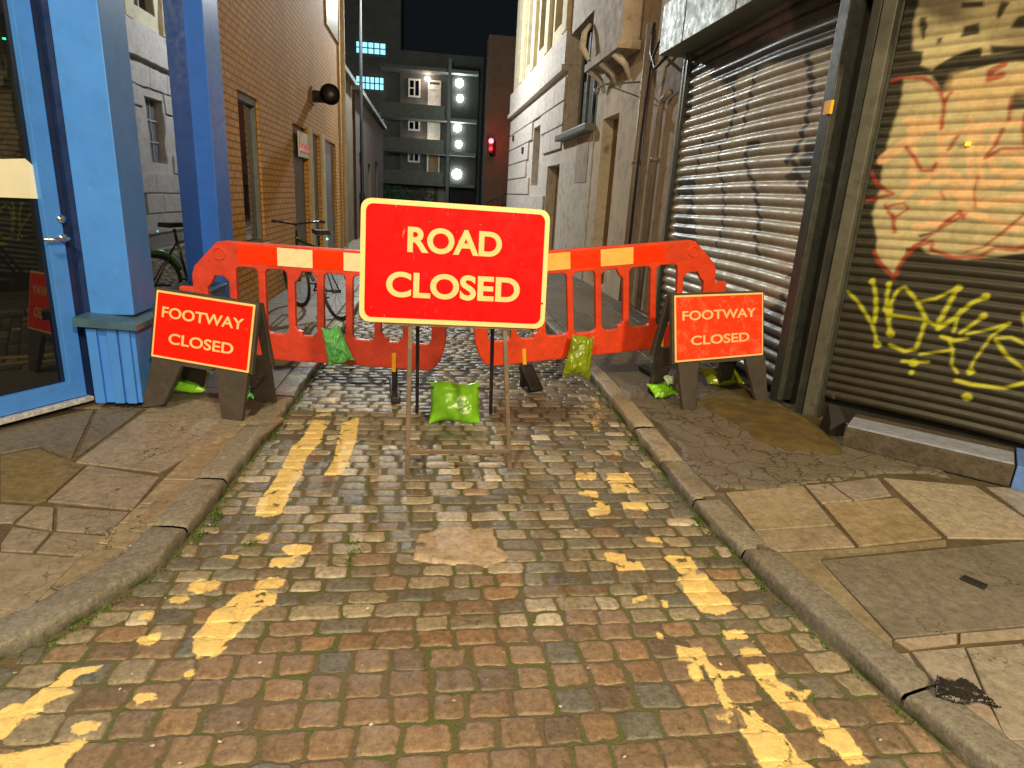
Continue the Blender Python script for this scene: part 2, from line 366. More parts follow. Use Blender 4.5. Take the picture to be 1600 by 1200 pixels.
def sett_extra(t, base):
    a = t.n('ShaderNodeAttribute', attribute_name='pd')
    n = t.noise(45, 5, .7)
    d = t.math('ADD', a.outputs['Fac'], t.math('MULTIPLY', t.math('SUBTRACT', n, .5), .034))
    f = t.mr(d, .003, -.003)
    hole = t.mr(t.noise(28, 6, .75), .66, .70, 1, .3)
    f = t.math('MULTIPLY', f, hole)
    ycol = t.mix(t.mr(t.noise(30, 5, .7), .35, .7), (.78, .60, .25), (.60, .45, .19))
    # dark grime and pale grit over the stones
    base = t.mix(t.mr(t.noise(9, 6, .7), .58, .75, 0, .45), base, (.07, .058, .04))
    base = t.mix(t.mr(t.noise(13, 7, .8, dist=1.), .60, .67, 0, .75), base, (.05, .035, .025))
    base = t.mix(t.mr(t.noise(17, 7, .8, dist=.6), .57, .70, 0, .5), base, (.36, .27, .18))
    base = t.mix(t.mr(t.noise(55, 3, .5), .70, .76, 0, .6), base, (.5, .42, .32))
    ycol = t.mix(t.mr(t.noise(11, 6, .75), .52, .68, 0, .5), ycol, (.34, .26, .13))
    return t.mix(f, base, ycol)
M['sett'] = attrmat('stone_setts', .41, .4, sett_extra, vs=42, var=.45, bump=.65, bs=70, bd=.006)
def joint_mat():
    t = NT('sett_joints'); n = t.noise(5, 5, .7)
    c = t.mix(t.mr(n, .44, .6), (.022, .018, .012), (.035, .055, .008))
    c = t.mix(t.mr(t.noise(60, 4), .55, .75, 0, .6), c, (.09, .075, .05))
    t.put(t.b.inputs['Base Color'], c); t.b.inputs['Roughness'].default_value = .75
    t.put(t.b.inputs['Normal'], t.bump(t.noise(90, 5), .8, .01)); return t.m
NG = 12
def build_setts():
    V = []; C = []; F = []; off = 0; PD = []
    def shape(nx):
        g = np.linspace(-1, 1, nx); gg = np.sign(g)*np.abs(g)**.55 if nx > 6 else np.sign(g)*np.abs(g)**.7
        return gg
    y = .75; row = 0
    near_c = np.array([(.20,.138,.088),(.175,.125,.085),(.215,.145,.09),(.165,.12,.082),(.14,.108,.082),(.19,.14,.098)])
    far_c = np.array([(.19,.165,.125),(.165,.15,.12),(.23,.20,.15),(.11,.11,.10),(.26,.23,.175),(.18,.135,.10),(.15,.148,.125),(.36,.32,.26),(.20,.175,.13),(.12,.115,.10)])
    while y < 27:
        near = y < 1.93
        dep = (random.uniform(.108, .128) if near else random.uniform(.078, .100)) if y < 12 else random.uniform(.16, .2)
        if y+dep > 1.93 and near: dep = max(.09, 1.93-y)
        xl = max(xat(KL, y+dep/2), -2.9)+.01; xr = xat(KR, y+dep/2)-.01
        if y < 1.93: xl = max(xl, -2.4)
        x = xl-random.uniform(0, .12)
        while x < xr:
            ws = random.uniform(.118, .155) if near else random.uniform(.11, .20)
            if not near and random.random() < .12: ws = random.uniform(.075, .11)
            if y > 12: ws *= 1.4
            x0, x1 = max(x, xl), min(x+ws, xr); x += ws
            if x1-x0 < .03: continue
            cx, cy = (x0+x1)/2, y+dep/2
            nx = 13 if y < 2.6 else (9 if y < 5 else (6 if y < 9 else 4)); g = shape(nx)
            U, W_ = np.meshgrid(g, g, indexing='ij'); U = U.ravel(); W_ = W_.ravel()
            hw, hd = (x1-x0)/2-random.uniform(-.001, .005), dep/2-random.uniform(-.001, .004)
            k = random.uniform(5, 9) if near else random.uniform(4.5, 8)
            r = (np.abs(U)**k+np.abs(W_)**k)**(1/k)           # squared circle
            s = np.where(r > 1, 1/np.maximum(r, 1e-6), 1)
            px_, py_ = U*s, W_*s; rr = np.clip(np.maximum(np.abs(px_), np.abs(py_)), 0, 1); edge = np.clip((np.abs(px_)**k+np.abs(py_)**k)**(1/k), 0, 1)
            jit = random.uniform(-.06, .06)
            X = cx+px_*hw*(1+jit*py_)+random.uniform(-.08, .08)*py_*hd*.5; Y_ = cy+py_*hd*(1-.5*jit*px_)
            P2 = np.stack([X, Y_], 1); nz = vnoise(P2, 14, row % 5)*(.0035 if y < 5 else .003); nz2 = vnoise(P2, 45, 2)*.003 if y < 3.5 else 0
            X = X+vnoise(P2, 18, 9)*.008+vnoise(P2, 46, 19)*(.004 if y < 5 else 0); Y_ = Y_+vnoise(P2, 18, 11)*.007+vnoise(P2, 46, 21)*(.004 if y < 5 else 0)
            pf = paintfield(P2) if y < 6.5 else np.ones(len(P2)); crown = -.0065*np.abs(edge)**10*np.where(pf < 0, .45, 1) - .003*edge**2
            camber = 0.
            Z_ = camber+random.uniform(-.005, .003)+crown+nz+nz2+px_*random.uniform(-.0022, .0022)+py_*random.uniform(-.0022, .0022)
            Z_ = np.where(edge > .985, Z_-.010, Z_)
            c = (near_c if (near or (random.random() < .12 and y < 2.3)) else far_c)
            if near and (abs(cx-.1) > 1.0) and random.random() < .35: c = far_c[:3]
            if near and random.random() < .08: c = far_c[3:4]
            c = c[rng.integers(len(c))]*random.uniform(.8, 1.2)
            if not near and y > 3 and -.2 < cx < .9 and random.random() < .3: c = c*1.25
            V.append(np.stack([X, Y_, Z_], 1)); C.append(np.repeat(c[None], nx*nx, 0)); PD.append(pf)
            F.append(grid_faces(nx, nx, off)); off += nx*nx
        y += dep; row += 1
    V = np.concatenate(V); PD = np.concatenate(PD)
    o = npmesh('setts_road', V, np.concatenate(F), M['sett'], np.concatenate(C), kind='structure')
    a = o.data.attributes.new('pd', 'FLOAT', 'POINT'); a.data.foreach_set('value', PD.astype(np.float32))
build_setts()
jmr = joint_mat()
gx_, gy_ = np.meshgrid(np.linspace(-2.4, 2.1, 300), np.linspace(.75, 6.2, 360), indexing='ij'); P_ = np.stack([gx_.ravel(), gy_.ravel()], 1); pd_ = paintfield(P_)
Zb = np.where(pd_ < .004, -.0045, -.0085)+.002*vnoise(P_, 30, 1)
def bed_mat():
    t = NT('sett_bedding'); t2 = t.noise(5, 5, .7)
    c = t.mix(t.mr(t2, .44, .6), (.11, .088, .055), (.075, .095, .025)); c = t.mix(t.mr(t.noise(60, 4), .55, .75, 0, .6), c, (.10, .08, .05))
    a = t.n('ShaderNodeAttribute', attribute_name='pd'); d = t.math('ADD', a.outputs['Fac'], t.math('MULTIPLY', t.math('SUBTRACT', t.noise(45, 5, .7), .5), .034))
    c = t.mix(t.math('MULTIPLY', t.mr(d, .003, -.003), t.mr(t.noise(14, 4), .36, .44)), c, (.74, .55, .21)); t.put(t.b.inputs['Base Color'], c); t.b.inputs['Roughness'].default_value = .75
    t.put(t.b.inputs['Normal'], t.bump(t.noise(90, 5), .8, .01)); return t.m
o = npmesh('road_bedding', np.stack([P_[:, 0], P_[:, 1], Zb], 1), grid_faces(300, 360), bed_mat(), kind='structure'); a_ = o.data.attributes.new('pd', 'FLOAT', 'POINT'); a_.data.foreach_set('value', pd_.astype(np.float32))
MB().add([(-3.2, -6, -.0175), (2.3, -6, -.0175), (2.3, 6.21, -.0175), (-3.2, 6.21, -.0175)], [(0, 1, 2, 3)]).add([(-3.2, 6.2, -.0135), (2.3, 6.2, -.0135), (2.3, 40, -.0135), (-3.2, 40, -.0135)], [(0, 1, 2, 3)]).build('road_base', jmr, kind='structure')
# main road / pavement surface under the photographer
b = MB(); b.prism([(-8, -9), (8, -9), (8, .745), (-8, .745)], -.04, -.005); b.build('main_road', M['concrete'], kind='structure')
# repair patch of pale mortar in the middle of the lane
A = np.array(PATCH); c0 = A.mean(0); lo, hi = A.min(0), A.max(0); nx, ny = 60, 34
gx, gy = np.meshgrid(np.linspace(lo[0]-.02, hi[0]+.02, nx), np.linspace(lo[1]-.02, hi[1]+.02, ny), indexing='ij'); P = np.stack([gx.ravel(), gy.ravel()], 1)
sd = polysd(P, PATCH)+vnoise(P, 20, 4)*.02; zz = np.where(sd < 0, .008+vnoise(P, 11, 6)*.008+vnoise(P, 40, 6)*.004, np.maximum(-.03, .008-sd*2.2))
npmesh('mortar_patch', np.stack([P[:, 0], P[:, 1], zz-.004], 1), grid_faces(nx, ny), mat('pale_mortar', (.36, .29, .22), .6, var=.3, vs=14, bump=.6, bs=60, bd=.008, dirt=((.15, .12, .09), .6)), kind='structure')

# ------------------------------------------------------------------ kerbs
zt = .052
def kerb(line, inner_w, name, side, seed):
    random.seed(seed); pts = [np.array(p, float) for p in line]; 
    S_ = [0]
    for a, b_ in zip(pts[:-1], pts[1:]): S_.append(S_[-1]+np.linalg.norm(b_-a))
    def at(s): return np.array([np.interp(s, S_, [p[k] for p in pts]) for k in (0, 1)])
    s = 0; V = []; C = []; F = []; off = 0
    cols = [(.30,.265,.21),(.24,.22,.185),(.36,.31,.24),(.22,.21,.185)]
    while s < S_[-1]-.1 and s < 28:
        y_here = at(s)[1]
        L = random.uniform(.5, .8) if y_here > 2 else .9
        L = min(L, S_[-1]-s); grey = (y_here < 2.35 and side < 0) or (y_here < 1.75 and side > 0)
        na = 22; ss = np.linspace(s+.006, s+L-.006, na); c = np.array((.17,.162,.145) if grey else random.choice(cols))*random.uniform(.9, 1.1)
        prof = [(0, -.05), (.002, .02), (.005, .042), (.010, .051), (.02, .055), (.07, .058), (inner_w-.02, .058), (inner_w-.006, .055), (inner_w, .048), (inner_w, .0)]
        dz = random.uniform(-.004, .006)
        for i, q in enumerate(ss):
            p = at(q); t_ = nrm(at(min(q+.05, S_[-1]))-at(max(q-.05, 0))); nn = np.array([t_[1], -t_[0]])*side
            e = min(i, na-1-i); pull = -.012 if e == 0 else 0
            for (u, z) in prof:
                u2 = u+noise.noise(Vector((q*9, u*12, z*12+seed)))*.010*(1 if u < .04 else .3); zz = z+dz+pull*(z > .02)+noise.noise(Vector((q*5, u*14, seed)))*.005
                V.append((p[0]+nn[0]*u2, p[1]+nn[1]*u2, zz)); C.append(c)
        F.append(grid_faces(na, len(prof), off)); off += na*len(prof); s += L
    Fq = np.concatenate(F)
    if side > 0: Fq = Fq[:, ::-1]
    npmesh(name, np.array(V), Fq, M['kerb'], np.array(C), kind='structure')
def kerb_extra(t, base):
    base = t.mix(t.mr(t.noise(4, 6, .7), .5, .7, 0, .7), base, (.07, .06, .04))
    sp = t.n('ShaderNodeSeparateXYZ'); t.L.new(t.co(), sp.inputs[0])
    low = t.math('MULTIPLY', t.mr(sp.outputs[2], .03, -.005), t.mr(t.noise(7, 5), .4, .6))
    return t.mix(low, base, (.03, .05, .008))
M['kerb'] = attrmat('granite_kerb', .52, .5, kerb_extra, vs=48, var=.42, bump=.7, bs=55, bd=.008)
kerb(KL, .16, 'kerb_left', -1, 3); kerb(KR, .15, 'kerb_right', 1, 5)

# ------------------------------------------------------------------ footways
random.seed(11)
def kerb_in(line, side, wd):
    out = []
    for i, p in enumerate(line):
        a = np.array(line[max(i-1, 0)]); b_ = np.array(line[min(i+1, len(line)-1)]); t_ = nrm(b_-a); nn = np.array([t_[1], -t_[0]])*side
        out.append((p[0]+nn[0]*wd, p[1]+nn[1]*wd))
    return out
jm = mat('footway_mortar', (.085, .065, .04), .8, var=.4, vs=8, bump=.5, dirt=((.035, .045, .01), .8))
inL = kerb_in(KL, -1, .13); inR = kerb_in(KR, 1, .12)
MB().prism(inL+[(-2.6, 40), (-9, 40), (-9, .2), (-3.2, .2)], -.04, zt-.009).build('footway_left_bed', jm, kind='structure')
MB().prism(inR+[(3.6, 40), (9, 40), (9, -2.5), (2.4, -2.5)], -.04, zt-.009).build('footway_right_bed', jm, kind='structure')
slabsL = [
 ([(117,722),(250,738),(372,668),(392,640),(300,622),(240,632)], (.20,.165,.12)),
 ([(73,783),(208,796),(250,745),(137,727)], (.19,.15,.11)),
 ([(0,782),(56,786),(72,781),(134,726),(115,721),(60,700),(0,712)], (.13,.095,.04)),
 ([(-90,820),(-90,775),(0,786),(52,790),(20,816)], (.17,.14,.105)),
 ([(23,818),(56,790),(85,792),(82,828)], (.185,.15,.11)), ([(86,828),(89,791),(202,799),(170,834)], (.18,.145,.11)),
 ([(0,848),(20,822),(80,830),(52,862),(0,860)], (.17,.14,.105)), ([(55,863),(84,831),(166,837),(128,868)], (.185,.15,.105)),
 ([(-110,855),(-4,845),(-4,862),(125,872),(42,956),(-110,940)], (.175,.14,.10)),
 ([(-110,948),(38,961),(0,988),(-110,1010)], (.17,.14,.10)),
 ([(-110,770),(-110,690),(0,668),(130,642),(148,638),(112,716),(60,697),(0,708)], (.125,.105,.08)),
 ([(152,638),(120,714),(236,630),(222,634)], (.13,.11,.08)),
]
slabsR = [
 (c8_ , col) for c8_, col in [
 ([(430,405),(655,385),(750,498),(515,515)], (.235,.185,.12)), ([(515,518),(753,502),(808,560),(565,575)], (.25,.195,.14)),
 ([(660,383),(730,378),(780,415),(800,428),(708,436)], (.24,.2,.155)), ([(734,378),(870,362),(912,413),(804,428)], (.24,.205,.17)),
 ([(712,438),(928,420),(1058,535),(815,560)], (.25,.19,.115)), ([(885,362),(1150,385),(1292,475),(1400,520),(1400,540),(1072,535)], (.26,.215,.16)),
 ([(1180,388),(1400,395),(1400,515),(1296,472)], (.25,.22,.19)),
 ([(705,602),(1110,562),(1400,535),(1400,780),(915,823)], (.14,.12,.095)),
 ([(567,580),(812,564),(1068,540),(1070,556),(705,590),(700,602),(912,832),(912,850),(870,860)], (.18,.145,.09)),
 ([(917,830),(1100,812),(1102,838),(962,856)], (.23,.18,.13)), ([(1106,811),(1400,786),(1400,815),(1106,838)], (.23,.185,.135)),
 ([(885,870),(958,864),(1015,955),(985,955)], (.2,.17,.13)), ([(966,862),(1120,850),(1180,990),(1080,1010)], (.2,.17,.135)), ([(1124,850),(1285,838),(1400,1000),(1400,1120),(1240,1118),(1184,990)], (.21,.18,.14)),
 ([(1084,1014),(1180,996),(1236,1120),(1400,1124),(1400,1290),(1290,1240)], (.22,.17,.14)),
 ([(345,400),(425,404),(512,516),(560,578),(600,640),(560,600),(465,500)], (.10,.085,.06)),
 ]]
V = []
def slab_mesh(lst, name, conv):
    V = []; C = []; F = []; off = 0; me_v = []; me_f = []; cols = []
    b = MB()
    for poly, col in lst:
        P = [conv(x, y)[:2] for x, y in poly]; c = np.mean(P, 0); P = [p-(p-c)/max(np.linalg.norm(p-c), .01)*.004 for p in P]
        k0 = len(b.v); b.prism(P, .03, zt+random.uniform(-.0015, .0015), .003); cols += [np.array(col)*np.array((1.22, 1.3, 1.45))*random.uniform(.92, 1.08)]*(len(b.v)-k0)
    return b, cols
def rot_slabs(b, cols, x0f, x1f, y0, y1):
    y = y0
    while y < y1:
        d = random.uniform(.45, .7); xa, xb = x0f(y+d/2), x1f(y+d/2); n = max(1, round(abs(xb-xa)/.6)); xs = np.linspace(xa, xb, n+1); xs[1:-1] += random.uniform(-.12, .12)
        for a, b_ in zip(xs[:-1], xs[1:]):
            k0 = len(b.v); b.prism([(a+.004, y+.004), (b_-.004, y+.004), (b_-.004, y+d-.004), (a+.004, y+d-.004)], .03, zt+random.uniform(-.0015, .0015), .003)
            cols += [np.array(random.choice([(.16,.135,.105),(.19,.16,.12),(.14,.125,.105)]))]*(len(b.v)-k0)
        y += d
def slab_extra(t, base):
    base = t.mix(t.mr(t.noise(2.2, 6, .7), .50, .72, 0, .45), base, (.075, .06, .03))
    vo = t.n('ShaderNodeTexVoronoi', feature='DISTANCE_TO_EDGE'); vo.inputs['Scale'].default_value = 1.7
    wv = t.n('ShaderNodeVectorMath', operation='ADD'); t.L.new(t.co(), wv.inputs[0]); t.L.new(t.noise(3, 4, out=1), wv.inputs[1]); t.L.new(wv.outputs[0], vo.inputs['Vector'])
    crack = t.math('MULTIPLY', t.mr(vo.outputs[0], .012, .0), t.mr(t.noise(.9, 2), .5, .6))
    return t.mix(crack, base, (.02, .02, .01))
M['slab'] = attrmat('york_stone_slabs', .52, .5, slab_extra, vs=26, var=.34, bump=.5, bs=60, bd=.006)
def fin(b, cols, name):
    o = b.build(name, M['slab'], kind='structure'); a = o.data.color_attributes.new('Col', 'FLOAT_COLOR', 'POINT')
    arr = np.ones((len(b.v), 4), np.float32); arr[:, :3] = np.array(cols); a.data.foreach_set('color', arr.ravel())
b, cols = slab_mesh(slabsL, 'footway_left', lambda x, y: onz(x, y, zt))
rot_slabs(b, cols, lambda y: -2.6, lambda y: xat(inL, y)-.04 if y > 4.6 else -1.25, 4.28, 27)
# narrow infill row between slabs and kerb on the left
for q in [[(298,738),(368,706),(378,702),(372,680),(352,686),(285,722)], [(212,822),(224,800),(240,780),(286,752),(300,757),(262,800),(240,818)], [(165,852),(200,812),(228,822),(196,856)], [(128,905),(162,856),(194,858),(150,912)], [(70,945),(124,906),(146,914),(84,955)], [(380,700),(420,672),(444,652),(425,650),(394,668)]]:
    P = [onz(x, y, zt)[:2] for x, y in q]; k0 = len(b.v); b.prism(P, .03, zt-.001+random.uniform(-.001, .001), .003); cols += [np.array((.23,.19,.13))*random.uniform(.85, 1.1)]*(len(b.v)-k0)
for side_, line_ in ((-1, KL),):
    pts_ = kerb_in(line_, side_, .155); s_ = 0.
    P1 = np.array([p for p in pts_ if .3 < p[1] < 5.]); P2_ = np.array([q for q, p in zip(kerb_in(line_, side_, .31), pts_) if .3 < p[1] < 5.])
    D_ = np.concatenate([[0], np.cumsum(np.linalg.norm(np.diff(P1, axis=0), axis=1))]); ip = lambda A_, q: np.array([np.interp(q, D_, A_[:, k]) for k in (0, 1)])
    while s_ < D_[-1]-.05:
        e_ = min(s_+random.uniform(.14, .34), D_[-1]); q = [ip(P1, s_+.005), ip(P1, e_-.005), ip(P2_, e_-.005), ip(P2_, s_+.005)]; s_ = e_
        k0 = len(b.v); b.prism(q, .03, zt-.004, .003); cols += [np.array((.27,.225,.16))*random.uniform(.8, 1.1)]*(len(b.v)-k0)
fin(b, cols, 'footway_left')
b, cols = slab_mesh(slabsR, 'footway_right', lambda x, y: onz(900+x/1.846, 550+y/1.846, zt))
rot_slabs(b, cols, lambda y: xat(inR, y)+.04, lambda y: 3.4, 4.75, 27)
fin(b, cols, 'footway_right')
# broken asphalt between kerb and shutter on the right
P_as = [onz(900+x/1.846, 550+y/1.846, zt)[:2] for x, y in [(165,150),(250,218),(335,330),(395,396),(560,398),(590,385),(645,378),(880,352),(960,345),(1080,360),(900,120),(600,80),(240,70),(120,100)]]
def grid_blob(poly, z, name, mt, hgt=.01, ns=12, amp=.006, res=.02, edge=.03):
    A = np.array(poly); lo, hi = A.min(0)-.03, A.max(0)+.03; nx, ny = int((hi[0]-lo[0])/res)+2, int((hi[1]-lo[1])/res)+2
    gx, gy = np.meshgrid(np.linspace(lo[0], hi[0], nx), np.linspace(lo[1], hi[1], ny), indexing='ij'); P = np.stack([gx.ravel(), gy.ravel()], 1)
    sd = polysd(P, poly)+vnoise(P, 7, 4)*.035; t_ = np.clip(-sd/edge, 0, 1); t_ = t_*t_*(3-2*t_)
    zz = z+hgt*t_+amp*vnoise(P, ns, 6)*t_ - .03*(sd > 0)
    return npmesh(name, np.stack([P[:, 0], P[:, 1], zz], 1), grid_faces(nx, ny), mt, kind='structure')
def asph():
    t = NT('cracked_asphalt'); vo = t.n('ShaderNodeTexVoronoi', feature='DISTANCE_TO_EDGE'); vo.inputs['Scale'].default_value = 5.5
    wv = t.n('ShaderNodeVectorMath', operation='ADD'); t.L.new(t.co(), wv.inputs[0])
    sc = t.n('ShaderNodeVectorMath', operation='SCALE'); t.L.new(t.noise(6, 4, out=1), sc.inputs[0]); sc.inputs['Scale'].default_value = .25; t.L.new(sc.outputs[0], wv.inputs[1]); t.L.new(wv.outputs[0], vo.inputs['Vector'])
    cr = t.mr(vo.outputs[0], .035, .005)
    c = t.mix(t.mr(t.noise(40, 6, .7), .3, .7), (.10, .09, .075), (.19, .17, .14)); c = t.mix(t.math('MULTIPLY', cr, .8), c, (.03, .035, .015))
    t.put(t.b.inputs['Base Color'], c); t.b.inputs['Roughness'].default_value = .6
    t.put(t.b.inputs['Normal'], t.bump(t.math('SUBTRACT', t.noise(80, 5), t.math('MULTIPLY', cr, 1.5)), .6, .01)); return t.m
grid_blob(P_as, zt-.004, 'broken_asphalt', asph(), .008, 9, .007, .02)
P_sand = [onz(x, y, zt)[:2] for x, y in [(1095,640),(1075,628),(1120,602),(1180,590),(1240,640),(1300,660),(1315,692),(1330,715),(1270,712),(1200,700),(1150,672)]]
sd_ = grid_blob(P_sand, zt, 'earth_patch', mat('damp_brown_earth', (.095, .072, .022), .8, var=.35, vs=9, bump=.7, bs=70, bd=.01), .022, 10, .012, .02, .16)
# moss and weeds in the gutters
def moss(name, spots, zb):
    V = []; F = []; k = 0
    for (cx, cy, r, n) in spots:
        for _ in range(n):
            a = random.uniform(0, 6.28); q = r*abs(random.gauss(0, .5)); x, y = cx+q*math.cos(a), cy+q*math.sin(a)*1.6; h = random.uniform(.004, .012); ww = random.uniform(.003, .006); t_ = random.uniform(0, 6.28); lx, ly = random.uniform(-.012, .012), random.uniform(-.012, .012)
            dx, dy = ww*math.cos(t_), ww*math.sin(t_)
            V += [(x-dx, y-dy, zb), (x+dx, y+dy, zb), (x+lx+dx*.6, y+ly+dy*.6, zb+h), (x+lx-dx*.6, y+ly-dy*.6, zb+h)]; F.append((k, k+1, k+2, k+3)); k += 4
    o = npmesh(name, V, F, mat('moss_green', (.05, .10, .012), .8, var=.5, vs=30, bump=0), kind='stuff'); tag(o, 'green moss and tiny weeds growing along kerb gutter and joints', 'moss')
sp = []
for i in range(90):
    y = random.uniform(1.1, 6); sp.append((xat(KL, y)+.03, y, .03, 14)); y = random.uniform(1.1, 6); sp.append((xat(KR, y)-.03, y, .025, 14))
for px, py in [(335,800),(345,803),(545,850),(555,858),(395,845),(550,870)]: g = onz(px, py); sp.append((g[0], g[1], .05, 90))
for i in range(30):
    y = random.uniform(1.2, 5); sp.append((xat(KL, y)+random.uniform(.01, .07), y, .03, 16)); sp.append((xat(KR, y)-random.uniform(.01, .07), y, .03, 16))
moss('moss', sp, -.009)

# ------------------------------------------------------------------ walls with openings
UZ = np.array((0, 0, 1.))
def wall(b, o, u, n, L, z0, z1, ops, dep=.12, body=.3):
    """skin at plane o + u*s + z ; n outward ; ops = [(s0,s1,za,zb)]"""
    o, u, n = [np.array(q, float) for q in (o, u, n)]
    ss = sorted({0, L}|{q for a in ops for q in a[:2] if 0 < q < L}); zs = sorted({z0, z1}|{q for a in ops for q in a[2:4] if z0 < q < z1})
    pt = lambda s, z, d=0.: o+u*s+UZ*z-n*d
    flip = np.dot(np.cross(u, UZ), n) < 0
    def quad(a, b_, c, d): b.add([a, b_, c, d], [(0, 1, 2, 3) if not flip else (3, 2, 1, 0)])
    for i in range(len(ss)-1):
        for j in range(len(zs)-1):
            sm, zm = (ss[i]+ss[i+1])/2, (zs[j]+zs[j+1])/2
            if any(a[0] < sm < a[1] and a[2] < zm < a[3] for a in ops): continue
            quad(pt(ss[i], zs[j]), pt(ss[i+1], zs[j]), pt(ss[i+1], zs[j+1]), pt(ss[i], zs[j+1]))
    for s0, s1, za, zb in ops:
        s0, s1, za, zb = max(s0, 0), min(s1, L), max(za, z0), min(zb, z1)
        for A_, B_ in (((s0, za), (s0, zb)), ((s1, zb), (s1, za)), ((s0, zb), (s1, zb)), ((s1, za), (s0, za))):
            b.add([pt(*A_), pt(*B_), pt(*B_, dep), pt(*A_, dep)], [(0, 1, 2, 3)])
    c = o+u*L/2+UZ*(z0+z1)/2-n*(dep+body/2); b.obox(c, u, n, UZ, (L, body, z1-z0))
    for s in (0, L): b.add([pt(s, z0), pt(s, z1), pt(s, z1, dep), pt(s, z0, dep)], [(0, 1, 2, 3)])
    b.add([pt(0, z1), pt(L, z1), pt(L, z1, dep), pt(0, z1, dep)], [(0, 1, 2, 3)])
def mbx(a, b_, name, mt, parent, bev=0.): return MB().box(a, b_, bev).build(name, mt, parent)

# ================================================================== LEFT: blue shop
shop = thing('blue_shop', 'blue painted corner shop front with glass door, tall window and blue pillars', 'shop', (-2.2, 4.4, zt))
px0, px1 = -2.18, -1.91; py0 = 4.4
pil = mbx((px0, py0, .66), (px1, py0+.36, 4.2), 'corner_pillar', M['blue'], shop, .008)
# pilaster beside the brick wall
ya = 6.15; xl_ = ony(279, 60, ya)[0]; xr_ = ony(320, 60, ya)[0]
mbx((xl_, ya, .12), (xr_, ya+.42, 4.2), 'side_pilaster', [M['blue2']][0], shop, .006)
mbx((xl_-.045, ya+.03, .66), (xl_-.004, ya+.1, 4.2), 'window_frame', M['navy'], shop)
# stall riser with sloping sill
b = MB(); b.box((-2.15, 4.26, .1), (-1.86, 6.14, .60)); rs = b.build('stall_riser', M['blue'], shop)
b = MB()
for x0, x1 in ((-2.14, -2.08), (-2.02, -1.96), (-1.945, -1.885)): b.box((x0, 4.235, .1), (x1, 4.262, .60), .003)
b.build('riser_boarding', M['blue'], rs)
b = MB(); vs = [(-2.19, 4.2, .62), (-1.82, 4.2, .60), (-1.82, 6.14, .60), (-2.19, 6.14, .62), (-2.19, 4.2, .675), (-1.82, 4.2, .635), (-1.82, 6.14, .635), (-2.19, 6.14, .675)]
b.add(vs, [(0, 3, 2, 1), (4, 5, 6, 7), (0, 1, 5, 4), (1, 2, 6, 5), (2, 3, 7, 6), (3, 0, 4, 7)]); b.build('window_sill', M['bluegrey'], shop)
mbx((-2.03, 4.765, .66), (-2.02, 6.2, 3.9), 'window_pane', M['glass'], shop)
mbx((-2.3, 4.2, 3.9), (-1.8, 6.6, 4.5), 'fascia_board', M['blue'], shop)
# splayed door wall
du = nrm((-.513, -.858, 0)); dn = np.array((.858, -.513, 0)); do = np.array((-2.2, 4.41, 0.)); dn = dn if np.dot(dn, CP-do) > 0 else -dn
def dpx(x, y): q = onp(x, y, do, dn); return np.dot(q-do, du), q[2]
ztop = 3.9
def dbox(s0, s1, z0, z1, d0, d1, name, mt, par, bev=.004):
    c = do+du*(s0+s1)/2+UZ*(z0+z1)/2+dn*(d0+d1)/2; return MB().obox(c, du, dn, UZ, (abs(s1-s0), abs(d1-d0), z1-z0), bev).build(name, mt, par)
s_a = dpx(135, 620)[0]; s_b = dpx(108, 600)[0]
dbox(0.0, s_a-.004, .1, ztop, -.10, -.03, 'door_jamb', M['navy'], shop)
mbx((-2.215, 4.40, .1), (-2.181, 4.76, 3.9), 'jamb_filler', M['navy'], shop)
door = dbox(s_b, s_b+1.0, .235, 3.7, -.045, -.035, 'door_glass_panel', M['glassdk'], shop, 0)
door.name = 'door'
b = MB()
for s0, s1, z0, z1 in ((s_a, s_b, .125, ztop), (s_b+1.0, s_b+1.09, .125, ztop), (s_b, s_b+1.0, .125, .235), (s_b, s_b+1.0, 3.7, ztop)):
    c = do+du*(s0+s1)/2+UZ*(z0+z1)/2+dn*(-.02); b.obox(c, du, dn, UZ, (abs(s1-s0), .06, z1-z0), .004)
b.build('door_frame', M['blue'], door)
hs, hz = dpx(97, 372)
b = MB(); hp = do+du*(hs)+UZ*hz+dn*.01
b.tube([hp, hp+dn*.055], .011, 10); b.tube([hp+dn*.055, hp+dn*.06+du*.02, hp+dn*.058+du*.15], [.011, .011, .009], 10); b.tube([hp+dn*0, hp+dn*.008], .026, 16); b.build('door_handle', M['steel'], door)
ks, kz = dpx(93, 342); kp = do+du*ks+UZ*kz+dn*.008; b = MB(); b.tube([kp, kp+dn*.016], .024, 16); b.build('door_lock', M['steel'], door)
threshold = dbox(s_a-.02, s_b+1.1, .09, .118, -.06, .05, 'threshold', mat('scuffed_silver_strip', (.55, .58, .66), .4, .3, var=.5, vs=35, bump=.1), shop)
# white paper notice with one clipped corner
n1 = [dpx(*q) for q in ((-60, 250), (44, 248), (60, 262), (67, 311), (-60, 306))]
vs, fs = plate([(p[0], p[1]) for p in n1][::-1], [], .003); b = MB(); b.add(frame_pts(vs, do-dn*.03, du, UZ, dn), fs); b.build('paper_notice', M['paper'], door)
# little green led inside behind glass
gs, gz = dpx(12, 60); b = MB(); c = do+du*gs+UZ*gz-dn*.03; b.obox(c, du, dn, UZ, (.012, .006, .008)); b.build('green_indicator', emis('green_led', (0, 1, .3), 3), door)
